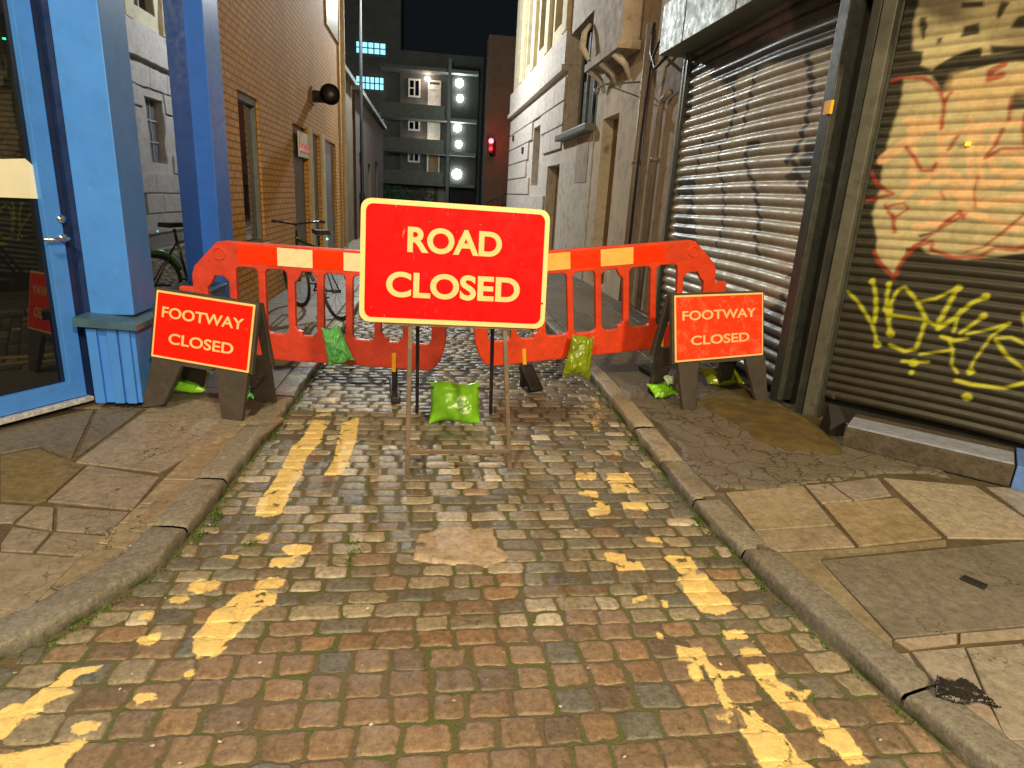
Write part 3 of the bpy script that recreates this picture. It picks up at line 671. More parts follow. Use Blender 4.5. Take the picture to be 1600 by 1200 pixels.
# rest of shop wall and building mass
b = MB(); wall(b, do+du*(s_b+1.1)-dn*.01, du, dn, 3.2, .05, 4.5, [(.3, 2.7, .7, 3.6)], .08, .2); sw = b.build('wall', M['blue'], shop)
dbox(s_b+1.4, s_b+3.8, .7, 3.6, -.085, -.08, 'window_pane', M['glassdk'], shop, 0)
b = MB(); b.prism([(-2.2, 4.62), (-2.2, 6.5), (-9, 6.5), (-9, -1.5), (-5.7, -1.2), (-2.36, 4.4)], .05, 9.); b.build('upper_storeys', M['brickred'], shop)

# ================================================================== LEFT: yellow brick building
XB = -2.05
bb = thing('brick_building', 'orange lit yellow brick building beside blue shop, with round vent pipe', 'building', (XB, 7, zt))
yB0 = ya+.42+.004; yB1 = onx(532, 100, XB)[1]
w1 = [onx(370, 140, XB), onx(403, 157, XB), onx(388, 378, XB), onx(410, 380, XB)]
ops = [(w1[0][1]-yB0, w1[1][1]-yB0, .82, 2.5)]
d0, d1, d2, d3, d4, d5 = [onx(p, 300, XB)[1] for p in (461, 482, 487, 502, 506, 526)]
for a_, c_ in ((d0, d1), (d2, d3), (d4, d5)): ops.append((a_-yB0, c_-yB0, .12, 2.45))
b = MB(); wall(b, (XB, yB0, 0), (0, 1, 0), (1, 0, 0), yB1-yB0, .05, 7.2, ops, .10, .4); b.build('wall', M['brickY'], bb)
b = MB(); y0w, y1w = w1[0][1], w1[1][1]
b.box((XB-.09, y0w, .82), (XB-.085, y1w, 2.5)); pane = b.build('window', M['glass'], bb)
b = MB()
for yy in (y0w+.02, y1w-.02): b.box((XB-.085, yy-.02, .82), (XB-.03, yy+.02, 2.5))
b.box((XB-.085, y0w+.04, 2.42), (XB-.03, y1w-.04, 2.499)); b.box((XB-.085, y0w+.04, .821), (XB-.03, y1w-.04, .86)); b.build('window_frame', M['lead'], pane)
b = MB(); b.box((XB-.02, y0w-.05, .76), (XB+.05, y1w+.05, .818)); b.build('sill', M['stone'], pane)
for k, (a_, c_) in enumerate(((d0, d1), (d2, d3), (d4, d5))):
    mbx((XB-.098, a_, .12), (XB-.06, c_, 2.45), 'panel_door', M['panel'], bb)
mbx((XB+.005, d1+.01, .12), (XB+.05, d2-.01, 2.5), 'door_post', mat('yellow_post', (.5, .38, .2), .7), bb)  # yellow-tan base colour on this post
mbx((XB+.005, d3+.01, .12), (XB+.05, d4-.01, 2.5), 'door_post', M['stoneY'], bb)
s0 = onx(463, 198, XB); s1 = onx(478, 225, XB)
sg = mbx((XB+.012, s0[1], 1.98), (XB+.035, s1[1]+.25, 2.36), 'small_sign', M['paper'], bb)
mbx((XB+.037, s0[1], 2.06), (XB+.042, s1[1]+.25, 2.2), 'red_band', M['stripeR'], sg)
# vent pipe
vp = onx(487, 150, XB); vy = vp[1]; vz = vp[2]
e = ony(510, 150, vy-.1)
b = MB(); P_ = [np.array((XB-.02, vy, vz)), np.array((XB+.18, vy, vz)), np.array((XB+.30, vy-.05, vz+.0)), np.array((XB+.36, vy-.2, vz)), np.array((XB+.37, vy-.42, vz))]
b.tube(P_, [.10, .10, .12, .15, .17], 20, cap=False); b.tube([P_[-1]+np.array((0, .05, 0)), P_[-1]+np.array((0, .045, 0))], [.165, .01], 20)
b.build('vent_pipe', mat('black_vent_metal', (.02, .018, .016), .45), bb)
mbx((XB, vy-.14, vz-.14), (XB+.03, vy+.14, vz+.14), 'vent_flange', mat('reddish_flange', (.2, .08, .05), .6), bb)
u0 = onx(507, 0, XB)[1]
mbx((XB-.0, u0, onx(507, 35, XB)[2]), (XB+.03, yB1-.35, 7.0), 'upper_window', M['door_br'], bb)
b = MB(); b.tube([(XB+.07, yB1-.12, .12), (XB+.07, yB1-.12, 7.)], .05, 10); b.build('drain_pipe', M['stoneY'], bb)

# ================================================================== LEFT: darker sheds behind
sh = thing('lane_shed', 'low dark building with sloping roof edge behind brick building', 'building', (XB, 20, 0))
b = MB(); yS0 = yB1+.05
wall(b, (XB-.12, yS0, 0), (0, 1, 0), (1, 0, 0), 3.4, .05, 4.3, [(.8, 1.6, 1.2, 2.6)], .08, .5); b.build('wall', M['brickdkY'], sh)
b = MB(); wall(b, (XB-.05, yS0+3.42, 0), (0, 1, 0), (1, 0, 0), 12., .05, 4.2, [(1, 2, 1.2, 2.6), (4, 5, .2, 2.4), (7.2, 8.6, 1.2, 2.6)], .08, .5); b.build('rear_wall', M['brickdk'], sh)
b = MB(); b.box((XB-.8, yS0+3.3, 4.21), (XB+.12, yS0+15.4, 4.34)); b.box((XB-.8, yS0, 4.31), (XB+.02, yS0+3.25, 4.42)); b.build('roof_edge', M['lead'], sh)

# ================================================================== RIGHT: shutter building
XS = 2.92
shut = thing('shuttered_unit', 'corner unit with two roller shutters, dark steel posts and grey shutter box', 'shop', (XS, 4.4, zt))
def shutter_grid(o, u, n, L, z0, z1, pitch, du_, paintfn, name, mt, parent, kf=13, dpt=.027):
    nu = int(L/du_)+2; us = np.linspace(0, L, nu); nz = int((z1-z0)/pitch*kf); zs = np.linspace(z0, z1, nz)
    U, Z_ = np.meshgrid(us, zs, indexing='ij'); ph = ((Z_-z0)/pitch) % 1.
    prof = dpt*np.sin(np.pi*np.clip(ph/.88, 0, 1))**.85
    wob = .006*np.sin(U*1.9+1)+.004*np.sin(U*4.7+Z_*1.3)
    P = np.stack([U.ravel(), Z_.ravel()], 1); C = paintfn(P)
    o, u, n = [np.array(q, float) for q in (o, u, n)]
    sag = (.012*np.sin(U/L*np.pi*1.5)).ravel()
    V = o+u*U.ravel()[:, None]+UZ*(Z_.ravel()+sag)[:, None]+n*((prof+wob).ravel())[:, None]
    Fq = grid_faces(nu, nz)
    if np.dot(np.cross(u, UZ), n) < 0: Fq = Fq[:, ::-1]
    return npmesh(name, V, Fq, mt, C, parent)
def sm(d, w=.008): t = np.clip(.5-d/(2*w), 0, 1); return (t*t*(3-2*t))[:, None]
# lane shutter: pixel (x,y) -> (s, z)
y_near = 4.62; y_far = 7.5
def sp1(q): p = onx(q[0], q[1], XS); return (p[1]-y_near, p[2])
c6 = lambda L: [sp1((1000+x/3, y/3)) for x, y in L]
def paint1(P):
    base = np.array((.40, .365, .28)); C = np.repeat(base[None], len(P), 0)
    C = C*(1+.18*vnoise(P, 2.2, 1))[:, None]
    def lay(mask, col, op=1.): nonlocal C; C = C*(1-mask*op)+np.array(col)*mask*op
    pk = np.clip(vnoise(P, 1.6, 12)*2-.1, 0, .4)[:, None]; C = C*(1-pk)+np.array((.34, .27, .26))*pk
    # dark drippy paint and painted-in box shadow at the top, with rough lower edge
    n1_ = vnoise(P, 3, 5); 
    top = c6([(200,300),(215,340),(330,350),(420,420),(470,350),(560,330),(700,290),(780,240),(900,240),(990,100),(1000,-300),(200,-300)])
    d = polysd(P, top)+n1_*.08; lay(sm(d, .03), (.022, .017, .013), .96)
    d = polysd(P, c6([(420,180),(520,130),(600,60),(700,60),(720,120),(560,210),(430,240)]))+n1_*.1; lay(sm(d, .04), (.20, .13, .12), .7)
    for L, w_ in (([(440,300),(440,400),(450,520),(425,600),(405,650)], .03), ([(560,270),(540,380),(520,470),(500,540),(490,600)], .03), ([(790,200),(800,300),(815,400),(810,450),(800,520),(785,590),(760,660),(740,710),(700,760)], .035), ([(520,690),(500,740),(510,790),(530,840),(550,900),(555,960),(570,1050),(550,1110),(560,1200)], .03), ([(380,670),(370,780),(390,860),(400,960),(395,1060),(360,1170)], .024), ([(300,660),(290,700),(280,760),(260,850),(250,950),(240,1060)], .026), ([(730,770),(760,850),(800,920),(810,960)], .035), ([(510,690),(560,680)], .035), ([(300,690),(330,670),(390,670)], .025), ([(1180/1, 1200),(700,1300)], .02)):
        q = c6(L); d = linedist(P, q)-w_-.012*vnoise(P, 12, 3); lay(sm(d, .012), (.03, .025, .022), .9)
    for L in ([(790,640),(850,640),(850,820),(760,830),(770,730)], [(180,1000),(260,990),(270,1150),(170,1110)], [(660,820),(740,820),(760,840),(690,850)], [(190,820),(260,830),(250,950),(180,930)], [(180,300),(260,300),(240,560),(180,620)]):
        d = polysd(P, c6(L))+.05*vnoise(P, 6, 8); lay(sm(d, .02), (.03, .03, .028), .85)
    low = [sp1(q) for q in ((1180,470),(1205,480),(1230,460),(1230,660),(1150,620),(1150,500))]
    d = polysd(P, low)+.08*vnoise(P, 6, 2); lay(sm(d, .03), (.035, .028, .035), .9)
    lay(sm((P[:, 1]-.55)+.12*vnoise(P, 4, 4), .06), (.06, .055, .05), .8)
    return C
M['shutter'] = attrmat('painted_shutter_slats', .42, .5, None, vs=14, var=.25, bump=.12, bs=50, bd=.003)
M['shutter2'] = attrmat('painted_shutter_slats_matt', .5, .5, None, vs=14, var=.2, bump=.12, bs=50, bd=.003)
s1o = shutter_grid((XS, y_near, 0), (0, 1, 0), (-1, 0, 0), y_far-y_near, .12, 3.42, .105, .018, paint1, 'roller_shutter', M['shutter'], shut)
mbx((XS+.03, y_near-.1, .05), (XS+.3, y_far+.1, 3.6), 'shutter_backing', M['dark'], shut)
# far guide rail and grey sheet metal strip on the post edge
mbx((XS-.05, y_far-.01, .1), (XS+.028, y_far+.06, 3.45), 'guide_rail', M['postdk'], shut)
mbx((XS-.06, y_far+.062, .1), (XS+.0, y_far+.10, 3.3), 'post_edge_strip', M['fascia'], shut)
# near guide rail
mbx((XS-.10, 4.50, .1), (XS+.028, 4.62, 3.0), 'guide_rail', M['postdk'], shut, .006)
lb = onx(1297, 168, XS-.105); mbx((XS-.125, lb[1]-.035, lb[2]-.045), (XS-.104, lb[1]+.045, lb[2]+.045), 'lock_plate', M['amber'], shut)
# shutter box
BX = 2.62; ybx = onx(1032, 60, BX)[1]; zbx = onx(1100, 45, BX)[2]
bx = mbx((BX, 2.6, zbx), (XS+.3, ybx, zbx+.52), 'shutter_box', M['fascia'], shut, .006)
for yy in (ybx-.7, ybx-1.9, ybx-3.1): b = MB(); b.box((BX-.006, yy, zbx+.004), (BX-.0, yy+.03, zbx+.5)); b.build('box_seam', M['lead'], bx)
# corner posts
cp_ = onz(1268, 655, zt)
a_l = R_(37); su = np.array((math.sin(a_l), -math.cos(a_l), 0)); sn = np.array((-math.cos(a_l), -math.sin(a_l), 0))
po = np.array((cp_[0], cp_[1], 0))
def s2(x, y): q = onp(x, y, po, sn); return (np.dot(q-po, su), q[2])
c = po-su*.03-sn*.05; MB().obox(c+UZ*1.9, su, sn, UZ, (.088, .12, 3.7), .008).build('corner_post', M['postg'], shut)
c = po-su*.125-sn*.09; MB().obox(c+UZ*1.9, su, sn, UZ, (.06, .10, 3.7), .006).build('inner_post', M['postdk'], shut)
c = po+su*.024-sn*.085; MB().obox(c+UZ*1.9, su, sn, UZ, (.018, .05, 3.7), .003).build('guide_rail', M['postdk'], shut)
o2 = po+su*.034-sn*.10
c7 = lambda L: [s2(1250+x/3, y/3) for x, y in L]
c8b = lambda L: [s2(1180+x/2.857, 380+y/2.857) for x, y in L]
def paint2(P):
    P = P+np.array((.034, 0)); C = np.repeat(np.array((.40, .35, .20))[None], len(P), 0); C = C*(1+.15*vnoise(P, 3, 1))[:, None]
    def lay(mask, col, op=1.): nonlocal C; C = C*(1-mask*op)+np.array(col)*mask*op
    nn_ = vnoise(P, 5, 5)
    dk = (.022, .020, .012)
    # dark lower half; boundary of the big heart outline
    low = c7([(200,1020),(330,1000),(340,1180),(420,1300),(470,1185),(520,1150),(600,1200),(760,1230),(900,1215),(1200,1130),(2200,1000),(2200,3500),(0,3500)])
    lay(sm(polysd(P, low)+nn_*.03, .012), dk)
    strip = c7([(240,-400),(440,-400),(440,60),(430,160),(480,240),(550,240),(545,300),(600,320),(700,250),(830,225),(830,260),(1100,200),(1100,280),(880,310),(700,345),(690,420),(650,430),(600,350),(440,345),(350,390),(330,440),(320,560),(290,740),(300,800),(380,880),(260,920),(240,1300),(0,1300)])
    lay(sm(polysd(P, strip)+nn_*.03, .012), dk)
    lay(sm(P[:, 0]-.105+nn_*.03, .015), dk)
    for q in ([(540,60),(580,60),(585,110),(560,170),(535,110)], [(620,170),(660,150),(655,195),(620,205)], [(725,170),(750,110),(825,100),(825,150),(740,175)], [(740,0),(840,0),(840,18),(740,25)], [(960,130),(1000,70),(1100,30),(1100,140)], [(930,0),(970,0),(960,20),(915,85),(905,70)], [(880,210),(1100,200),(1100,260),(880,250)], [(520,1100),(610,1090),(600,1110),(540,1130)], [(470,1160),(560,1150),(570,1200),(460,1200)], [(1000,420),(1100,400),(1100,500),(950,520)]):
        lay(sm(polysd(P, c7(q))+nn_*.02, .01), dk, .95)
    for q in ([(650,430),(700,350),(760,325),(850,340),(960,330),(1200,240),(1200,460),(980,440),(930,510),(840,520),(700,440)], ):
        lay(sm(polysd(P, c7(q))+nn_*.05, .03), (.52, .36, .17), .6)
    sal = (.60, .38, .20)
    for L, w_ in (([(365,745),(430,700),(560,600),(620,575)], .03), ([(500,570),(510,700),(510,830),(520,880),(440,950)], .022), ([(640,590),(650,700),(640,800),(560,850),(500,880)], .022), ([(780,560),(780,760),(790,860)], .022), ([(830,600),(830,880),(870,870),(980,850),(1050,780)], .022), ([(650,640),(800,600),(900,580),(1050,570)], .02), ([(680,720),(650,790),(720,830),(780,900)], .02), ([(870,740),(950,720),(1060,760),(1060,860)], .022), ([(530,1070),(640,1050),(760,1000),(1000,1080),(1100,1010)], .022), ([(560,950),(700,900),(850,960),(1100,930)], .03), ([(610,860),(700,850),(760,1000)], .02), ([(900,640),(860,720),(900,800),(1000,830)], .02), ([(480,560),(600,570)], .02)):
        lay(sm(linedist(P, c7(L))-w_-.006*nn_, .01), sal, .85)
    red = (.27, .03, .012)
    for L, w_ in (([(345,420),(380,380),(460,355),(560,358),(610,390),(640,430),(660,480),(645,600)], .014), ([(690,430),(655,480)], .014), ([(940,300),(880,330),(870,370),(930,350)], .02), ([(720,640),(680,700)], .012), ([(480,690),(520,740),(550,800),(600,800),(620,770)], .014), ([(935,610),(900,680),(850,745),(930,700),(1030,700)], .014), ([(975,460),(965,560)], .01), ([(1045,530),(1035,600),(1045,700)], .014), ([(640,900),(660,940)], .01), ([(300,740),(310,800),(350,870),(420,910),(330,930),(260,940)], .016), ([(380,960),(400,1000),(430,1020),(490,980),(470,955),(420,960),(380,975)], .012), ([(415,1010),(425,1090)], .016), ([(820,830),(800,900),(805,980)], .007), ([(1040,1010),(920,1110),(840,1170),(760,1190)], .012), ([(640,1070),(730,1000),(750,1030)], .014), ([(330,1180),(350,1230),(420,1310),(440,1290)], .014), ([(420,1305),(460,1230),(520,1160),(600,1140),(600,1180)], .014), ([(600,1180),(700,1215),(820,1215),(900,1170),(1000,1180),(1200,1120)], .016), ([(520,1160),(640,1080),(760,1010)], .008)):
        lay(sm(linedist(P, c7(L))-w_*.8-.005*nn_, .010), red, .85)
    yg = (.40, .42, .015)
    for L, w_ in (([(395,220),(440,265),(475,320),(500,365),(515,400),(525,455)], .011), ([(505,170),(520,230),(522,300),(515,360)], .014), ([(580,185),(570,250),(575,330),(585,415)], .014), ([(585,340),(590,270),(620,215),(650,205),(690,250),(720,300),(745,350),(720,430),(700,485),(650,495),(585,465)], .013), ([(590,330),(740,355),(800,385),(830,375)], .013), ([(710,272),(790,258),(885,212)], .010), ([(885,212),(850,280),(800,370)], .016), ([(1020,250),(950,280),(870,350),(800,395)], .016), ([(870,410),(885,350),(900,310)], .009), ([(1005,340),(950,380),(900,415)], .013), ([(815,430),(870,450),(930,440)], .014), ([(930,420),(1030,400),(1120,372)], .011), ([(850,440),(865,500),(860,560),(885,595)], .010), ([(720,510),(800,500),(865,492)], .010), ([(640,540),(700,545),(755,545)], .012), ([(1120,372),(1040,430),(990,500),(955,550),(940,600)], .010), ([(880,630),(950,650),(1100,665),(1190,640),(1300,560)], .014), ([(1060,450),(1110,520),(1200,590)], .012), ([(1060,440),(1130,435),(1200,470)], .010), ([(1185,330),(1210,420),(1230,600)], .014)):
        lay(sm(linedist(P, c8b(L))-w_*.8-.003*nn_, .009), yg, .93)
    for q, r in (((505,175), .02), ((580,190), .018), ((527,462), .026), ((587,415), .026), ((690,548), .028), ((680,592), .016), ((930,705), .028), ((890,212), .022), ((1015,250), .022), ((1005,338), .02), ((945,590), .022), ((570,300), .026)):
        lay(sm(np.linalg.norm(P-np.array(c8b([q])[0]), axis=1)-r, .008), yg, .95)
    
    return C
s2o = shutter_grid(o2, su, sn, 2.4, .22, 3.5, .066, .011, paint2, 'roller_shutter', M['shutter2'], shut, 10, .015)
c = o2+su*1.2-sn*.12+UZ*1.85; MB().obox(c, su, sn, UZ, (2.5, .15, 3.6)).build('shutter_backing', M['dark'], shut)
ym = c7([(775, 668)])[0]; c = po+su*ym[0]+UZ*ym[1]-sn*.075; MB().obox(c, su, sn, UZ, (.03, .012, .025), .002).build('shutter_catch', emis('glowing_orange_catch', (1, .45, .03), 1.2), shut)  # catch is no lamp; its orange reflection is painted as a glow
# upper wall above the shutters and building mass
b = MB(); b.prism([(3.3, 8.2), (XS+.1, 8.0), (XS+.1, 4.3), (po[0]+.12, po[1]-.1), (po[0]+.12+su[0]*3, po[1]-.1+su[1]*3), (9, 1.2), (9, 8.2)], 3.62, 9.); b.build('upper_storeys', M['brickred'], shut)
MB().obox(po+su*1.3-sn*.14+UZ*3.75, su, sn, UZ, (2.9, .5, .5), .01).build('shutter_box', M['fascia'], shut)
# step in front of splayed shutter
e1 = onz(1314, 697, zt); e2 = onz(1577, 762, zt); su2 = nrm((e2-e1)); sn2 = np.array((su2[1], -su2[0], 0)); sn2 = sn2 if np.dot(sn2, CP-e1) > 0 else -sn2
Ls = np.linalg.norm(e2-e1)
stp = thing('shop_step', 'low rough dark concrete step with worn blue grey top under right shutter', 'step', tuple(e1))
c = (e1+e2)/2-sn2*.20; MB().obox((c[0], c[1], zt+.070), su2, sn2, UZ, (Ls, .40, .14), .012).build('block', M['concrete'], stp)
c2_ = c+sn2*.07; MB().obox((c2_[0], c2_[1], zt+.146), su2, sn2, UZ, (Ls-.02, .24, .012), .003).build('painted_top', M['bluestep'], stp)
c3_ = e2-sn2*.19+su2*.26; MB().obox((c3_[0], c3_[1], zt+.074), su2, sn2, UZ, (.51, .40, .148), .006).build('painted_end', mat('bright_blue_step_end', (.10, .22, .62), .5, dirt=((.1, .12, .2), .6)), stp)
# dark rubber block at the end of the step
rp = onz(1300, 678, zt); b = MB(); W0 = [(-.06, -.05, 0), (.07, -.06, 0), (.08, .08, 0), (-.05, .09, 0), (-.05, -.03, .10), (.055, -.035, .12), (.05, .06, .19), (-.03, .07, .21)]; b.add([(rp[0]+a, rp[1]+c_, zt+z) for a, c_, z in W0], [(0, 3, 2, 1), (4, 5, 6, 7), (0, 1, 5, 4), (1, 2, 6, 5), (2, 3, 7, 6), (3, 0, 4, 7)])
o = b.build('rubber_block', M['black']); tag(o, 'small black wedge block between steel post and concrete step', 'block')
MB().prism([(3.6, 8.9), (3.6, 4.9), (po[0]+.5, po[1]-.1), (9, 1.0), (9, 8.9)], .05, 3.6).build('rear_mass', M['dark'], shut)

# ================================================================== RIGHT: cream rendered building with brown door and pipes
XR = 3.05
cr = thing('rendered_building', 'cream rendered building with ochre door, bracket and drain pipes beside the shutters', 'building', (XR, 9, zt))
yy = lambda p, y=250: onx(p, y, XR)[1]
yr0 = y_far+.12; yr1 = yy(926, 250); yr2 = yy(878, 250)
dA, dB = yy(961), yy(937)
b = MB(); wall(b, (XR, yr0, 0), (0, 1, 0), (-1, 0, 0), yr1-yr0, .05, 3.55, [(dA-yr0, dB-yr0, .1, 2.95)], .22, .5); b.build('wall', M['render'], cr)
mbx((XR+.20, dA, .12), (XR+.215, dB, 2.95), 'door', M['door_br'], cr)
ib = onx(944, 265, XR+.2); mbx((XR+.17, ib[1]-.16, ib[2]-.2), (XR+.198, ib[1]+.16, ib[2]+.2), 'intercom', M['stoneY'], cr)
b = MB(); b.box((XR-.005, yy(1003), .12), (XR-.03, yy(1052), 3.5)); b.build('tan_pier', M['tan'], cr)
for p_, r_ in ((1004, .05), (1033, .04)):
    y_ = yy(p_); b = MB(); b.tube([(XR-.09, y_, .12), (XR-.09, y_, 3.9 if p_ < 1020 else 2.75)]+([] if p_ < 1020 else [(XR-.09, y_-.06, 2.85), (XR-.09, y_-.3, 2.9)]), r_, 10)
    for zc in (.9, 2.1): b.tube([(XR-.09, y_, zc), (XR-.09, y_, zc+.05)], r_+.015, 10)
    b.build('drain_pipe', M['pipe'], cr)
# bay with corbels above
zc_ = onx(960, 82, XR-.3)[2]; y_b0, y_b1 = yy(1003, 60), yy(948, 60)
b = MB(); b.box((XR-.35, y_b0, zc_+.0), (XR-.004, y_b1, zc_+.12)); b.box((XR-.28, y_b0+.1, zc_+.125), (XR-.004, y_b1-.1, zc_+1.6)); b.build('oriel_bay', M['tan'], cr)
for k in range(3):
    b = MB(); y_ = y_b0+.3+(y_b1-y_b0-.6)*k/2; b.tube([(XR-.03, y_, zc_-.35), (XR-.12, y_, zc_-.16), (XR-.3, y_, zc_-.01)], [.03, .05, .07], 8); b.build('corbel', M['render2'], cr)
b = MB()
b.tube([(XR-.36, y_b1-.3, zc_+.15), (XR-.46, y_b1-.2, zc_+.35), (XR-.42, y_b1-.1, zc_+.6), (XR-.32, y_b1-.05, zc_+.75)], [.04, .06, .05, .03], 8); b.build('corbel_scroll', M['render2'], cr)
b = MB(); wall(b, (XR+.02, yr0, 0), (0, 1, 0), (-1, 0, 0), yr1-yr0, 3.56, 8., [(1.0, 1.9, 5, 6.6)], .15, .5); b.build('upper_wall', M['tan'], cr)
# cables and light bracket
br = onx(1000, 128, XR-.02); b = MB(); q = br
b.tube([(XR-.01, br[1], br[2]), (XR-.5, br[1]+.1, br[2]-.05), (XR-.62, br[1]+.12, br[2]-.12)], .014, 8); b.tube([(XR-.01, br[1], br[2]-.2), (XR-.45, br[1]+.1, br[2]-.07)], .01, 8); b.tube([(XR-.62, br[1]+.12, br[2]-.12), (XR-.62, br[1]+.12, br[2]-.2)], [.05, .03], 8); b.build('wall_bracket', M['lead'], cr)
b = MB(); b.tube([(XR-.14, yr0+.3, 3.9), (XR-.2, yr0+.9, 3.5), (XR-.14, yr0+1.3, 3.35), (XR-.12, yr0+1.45, 2.2), (XR-.12, yr0+1.46, .3)], .018, 6); b.tube([(XR-.14, yr0+.2, 3.4), (XR-.24, yr0+.8, 3.2), (XR-.12, yr0+1.4, 3.5), (XR-.05, yr0+1.6, 3.9)], .022, 6); b.build('cable', M['metaldk'], cr)

# recessed part with lead ledge
rc = thing('recessed_frontage', 'white painted low wall with grey ledge and dark opening above, in the lane', 'building', (XR, 13, zt))
zl = 2.92
b = MB(); wall(b, (XR-.02, yr1+.01, 0), (0, 1, 0), (-1, 0, 0), yr2-yr1-.02, .05, zl-.12, [], .05, .5); b.build('wall', M['render2'], rc)
b = MB(); b.obox((XR-.07, (yr1+yr2)/2, zl-.05), (0, 1, 0), (1, 0, 0), UZ, (yr2-yr1-.04, .28, .14), .03); b.build('ledge', M['lead'], rc)
mbx((XR+.30, yr1+.01, zl+.03), (XR+.5, yr2-.01, 6.), 'dark_opening', M['dark'], rc)
mbx((XR+.0, yr1+.02, 5.0), (XR+.29, yr2-.02, 8.), 'upper_wall', M['tan'], rc)
b = MB(); 
for k in range(5): y_ = yr1+.2+k*(yr2-yr1-.4)/4; b.box((XR+.25, y_-.02, zl+.03), (XR+.295, y_+.02, 4.9))
b.build('window_bars', M['lead'], rc)
b = MB(); b.box((XR-.026, yr1+.3, 1.9), (XR-.03, yr1+1.3, 2.75)); b.build('patched_render', M['tan'], rc)

# white rusticated stone building
ws = thing('stone_building', 'tall pale stone building with deep horizontal joints and cream upper pilasters', 'building', (XR, 18, zt))
ys0 = yr2+.01; ys1 = onx(797, 250, XR)[1]; zb_ = onx(870, 140, XR)[2]
b = MB(); L = ys1-ys0; zs = np.linspace(.1, 4.2, 9)
win = [(onx(838, 230, XR)[1]-ys0-.6, onx(838, 230, XR)[1]-ys0+.6, 1.9, 3.5)]; dr = (onx(866, 300, XR)[1]-ys0-.45, onx(854, 300, XR)[1]-ys0+.1, .1, 2.35)
wall(b, (XR, ys0, 0), (0, 1, 0), (-1, 0, 0), L, .05, 4.3, [dr, win[0]], .3, .5)
b.build('wall', M['stone'], ws)
b = MB(); random.seed(4)
for i in range(len(zs)-1):
    s = -random.uniform(0, .8)
    while s < L:
        e_ = s+random.uniform(1.1, 1.7); a, c_ = max(s, 0)+.012, min(e_, L)-.012; s = e_
        for (p0, p1_) in ([(a, c_)] if not any(c_ > o_[0]-.02 and a < o_[1]+.02 and zs[i] < o_[3] and zs[i+1] > o_[2] for o_ in (dr, win[0])) else []):
            if p1_-p0 > .15: b.box((XR-.055, ys0+p0, zs[i]+.018), (XR-.003, ys0+p1_, zs[i+1]-.018), .012)
b.build('stone_blocks', M['stone'], ws)
b = MB(); b.box((XR-.16, ys0, 4.3), (XR+.3, ys1+.1, 4.42)); b.box((XR-.10, ys0, 4.425), (XR+.3, ys1+.05, 5.1)); b.build('cornice', M['stone'], ws)
mbx((XR+.25, ys0+dr[0], .12), (XR+.29, ys0+dr[1], 2.34), 'door', M['door_br'], ws)
o_ = win[0]; pn = mbx((XR+.24, ys0+o_[0], o_[2]), (XR+.25, ys0+o_[1], o_[3]), 'window', mat('dim_window', (.16, .17, .2), .15), ws)
b = MB()
for k in range(1, 3): b.box((XR+.2, ys0+o_[0]+k*.4-.02, o_[2]), (XR+.238, ys0+o_[0]+k*.4+.02, o_[3]))
for z_ in (2.4, 2.95): b.box((XR+.205, ys0+o_[0], z_), (XR+.232, ys0+o_[1], z_+.03))
b.build('glazing_bars', M['stoneY'], pn)
npil = 5
b = MB(); wall(b, (XR+.0, ys0, 0), (0, 1, 0), (-1, 0, 0), L, 5.11, 14, [(.9+k*2.3, 2.1+k*2.3, 5.5, 8.6) for k in range(4)]+[(.9+k*2.3, 2.1+k*2.3, 9.6, 12) for k in range(4)], .25, .5); b.build('upper_wall', M['stoneY'], ws)
for k in range(npil):
    y_ = ys0+.05+k*2.3
    if y_+.55 < ys1: mbx((XR-.12, y_, 5.11), (XR-.002, y_+.5, 13.8), 'pilaster', M['stoneY'], ws, .02)
for k in range(4):
    for z_ in (5.5, 9.6):
        y_ = ys0+.9+k*2.3; wn = mbx((XR+.22, y_, z_), (XR+.245, y_+1.2, z_+(3.1 if z_ < 6 else 2.4)), 'window', M['glassdk'], ws)
        b = MB(); b.box((XR+.17, y_+.58, z_), (XR+.215, y_+.62, z_+2.3)); b.box((XR+.172, y_, z_+1.4), (XR+.212, y_+1.2, z_+1.45)); b.build('glazing_bars', M['stoneY'], wn)
for y_, z_ in ((onx(805, 215, XR)[1], 3.55), (onx(820, 235, XR)[1], 3.0)): b = MB(); b.box((XR-.09, y_-.15, z_-.1), (XR-.058, y_+.15, z_+.08)); b.build('air_grille', M['dark'], ws)

# brown building with red lamp at the end
bd = thing('corner_house', 'dim brown building with small railings and red lamp at the lane end', 'building', (4, 34, 0))
xa = ony(757, 250, 32)[0]; xb_ = ony(803, 250, 32)[0]
b = MB(); b.box((xa, 32, 0), (xb_+4, 33, 8.6)); b.build('wall', brickmat('dim_brown_brick', 'XZY', (.09, .05, .025), (.12, .07, .035), (.07, .05, .03)), bd)
b = MB()
for k in range(7):
    x_ = xa+.2+k*.22; b.tube([(x_, 31.2, .1), (x_, 31.2, 1.2+k*.12)], .02, 6)
b.tube([(xa+.1, 31.2, 1.2), (xa+1.6, 31.2, 2.0)], .03, 6); b.build('railing', M['metaldk'], bd)
rl = ony(767, 222, 31.6)
b = MB(); b.obox(rl+UZ*-.15, (1, 0, 0), (0, 1, 0), UZ, (.26, .2, .72), .05); tl = b.build('signal_lamp', M['black']); tag(tl, 'glowing red signal lamp hanging on dim brown building', 'signal lamp')
b = MB(); b.tube([rl+np.array((0, -.11, .04)), rl+np.array((0, -.15, .04))], .11, 20); b.build('lens', emis('red_glow', (1, .02, .03), 22), tl)
b = MB(); b.tube([rl+np.array((0, -.11, -.3)), rl+np.array((0, -.13, -.3))], .08, 20); b.build('lower_lens', emis('red_glow_dim', (1, .01, .02), 4), tl)
lamp("red_light", tuple(rl+np.array((.0, -.6, 0))), 30, (1, .03, .03), .15)

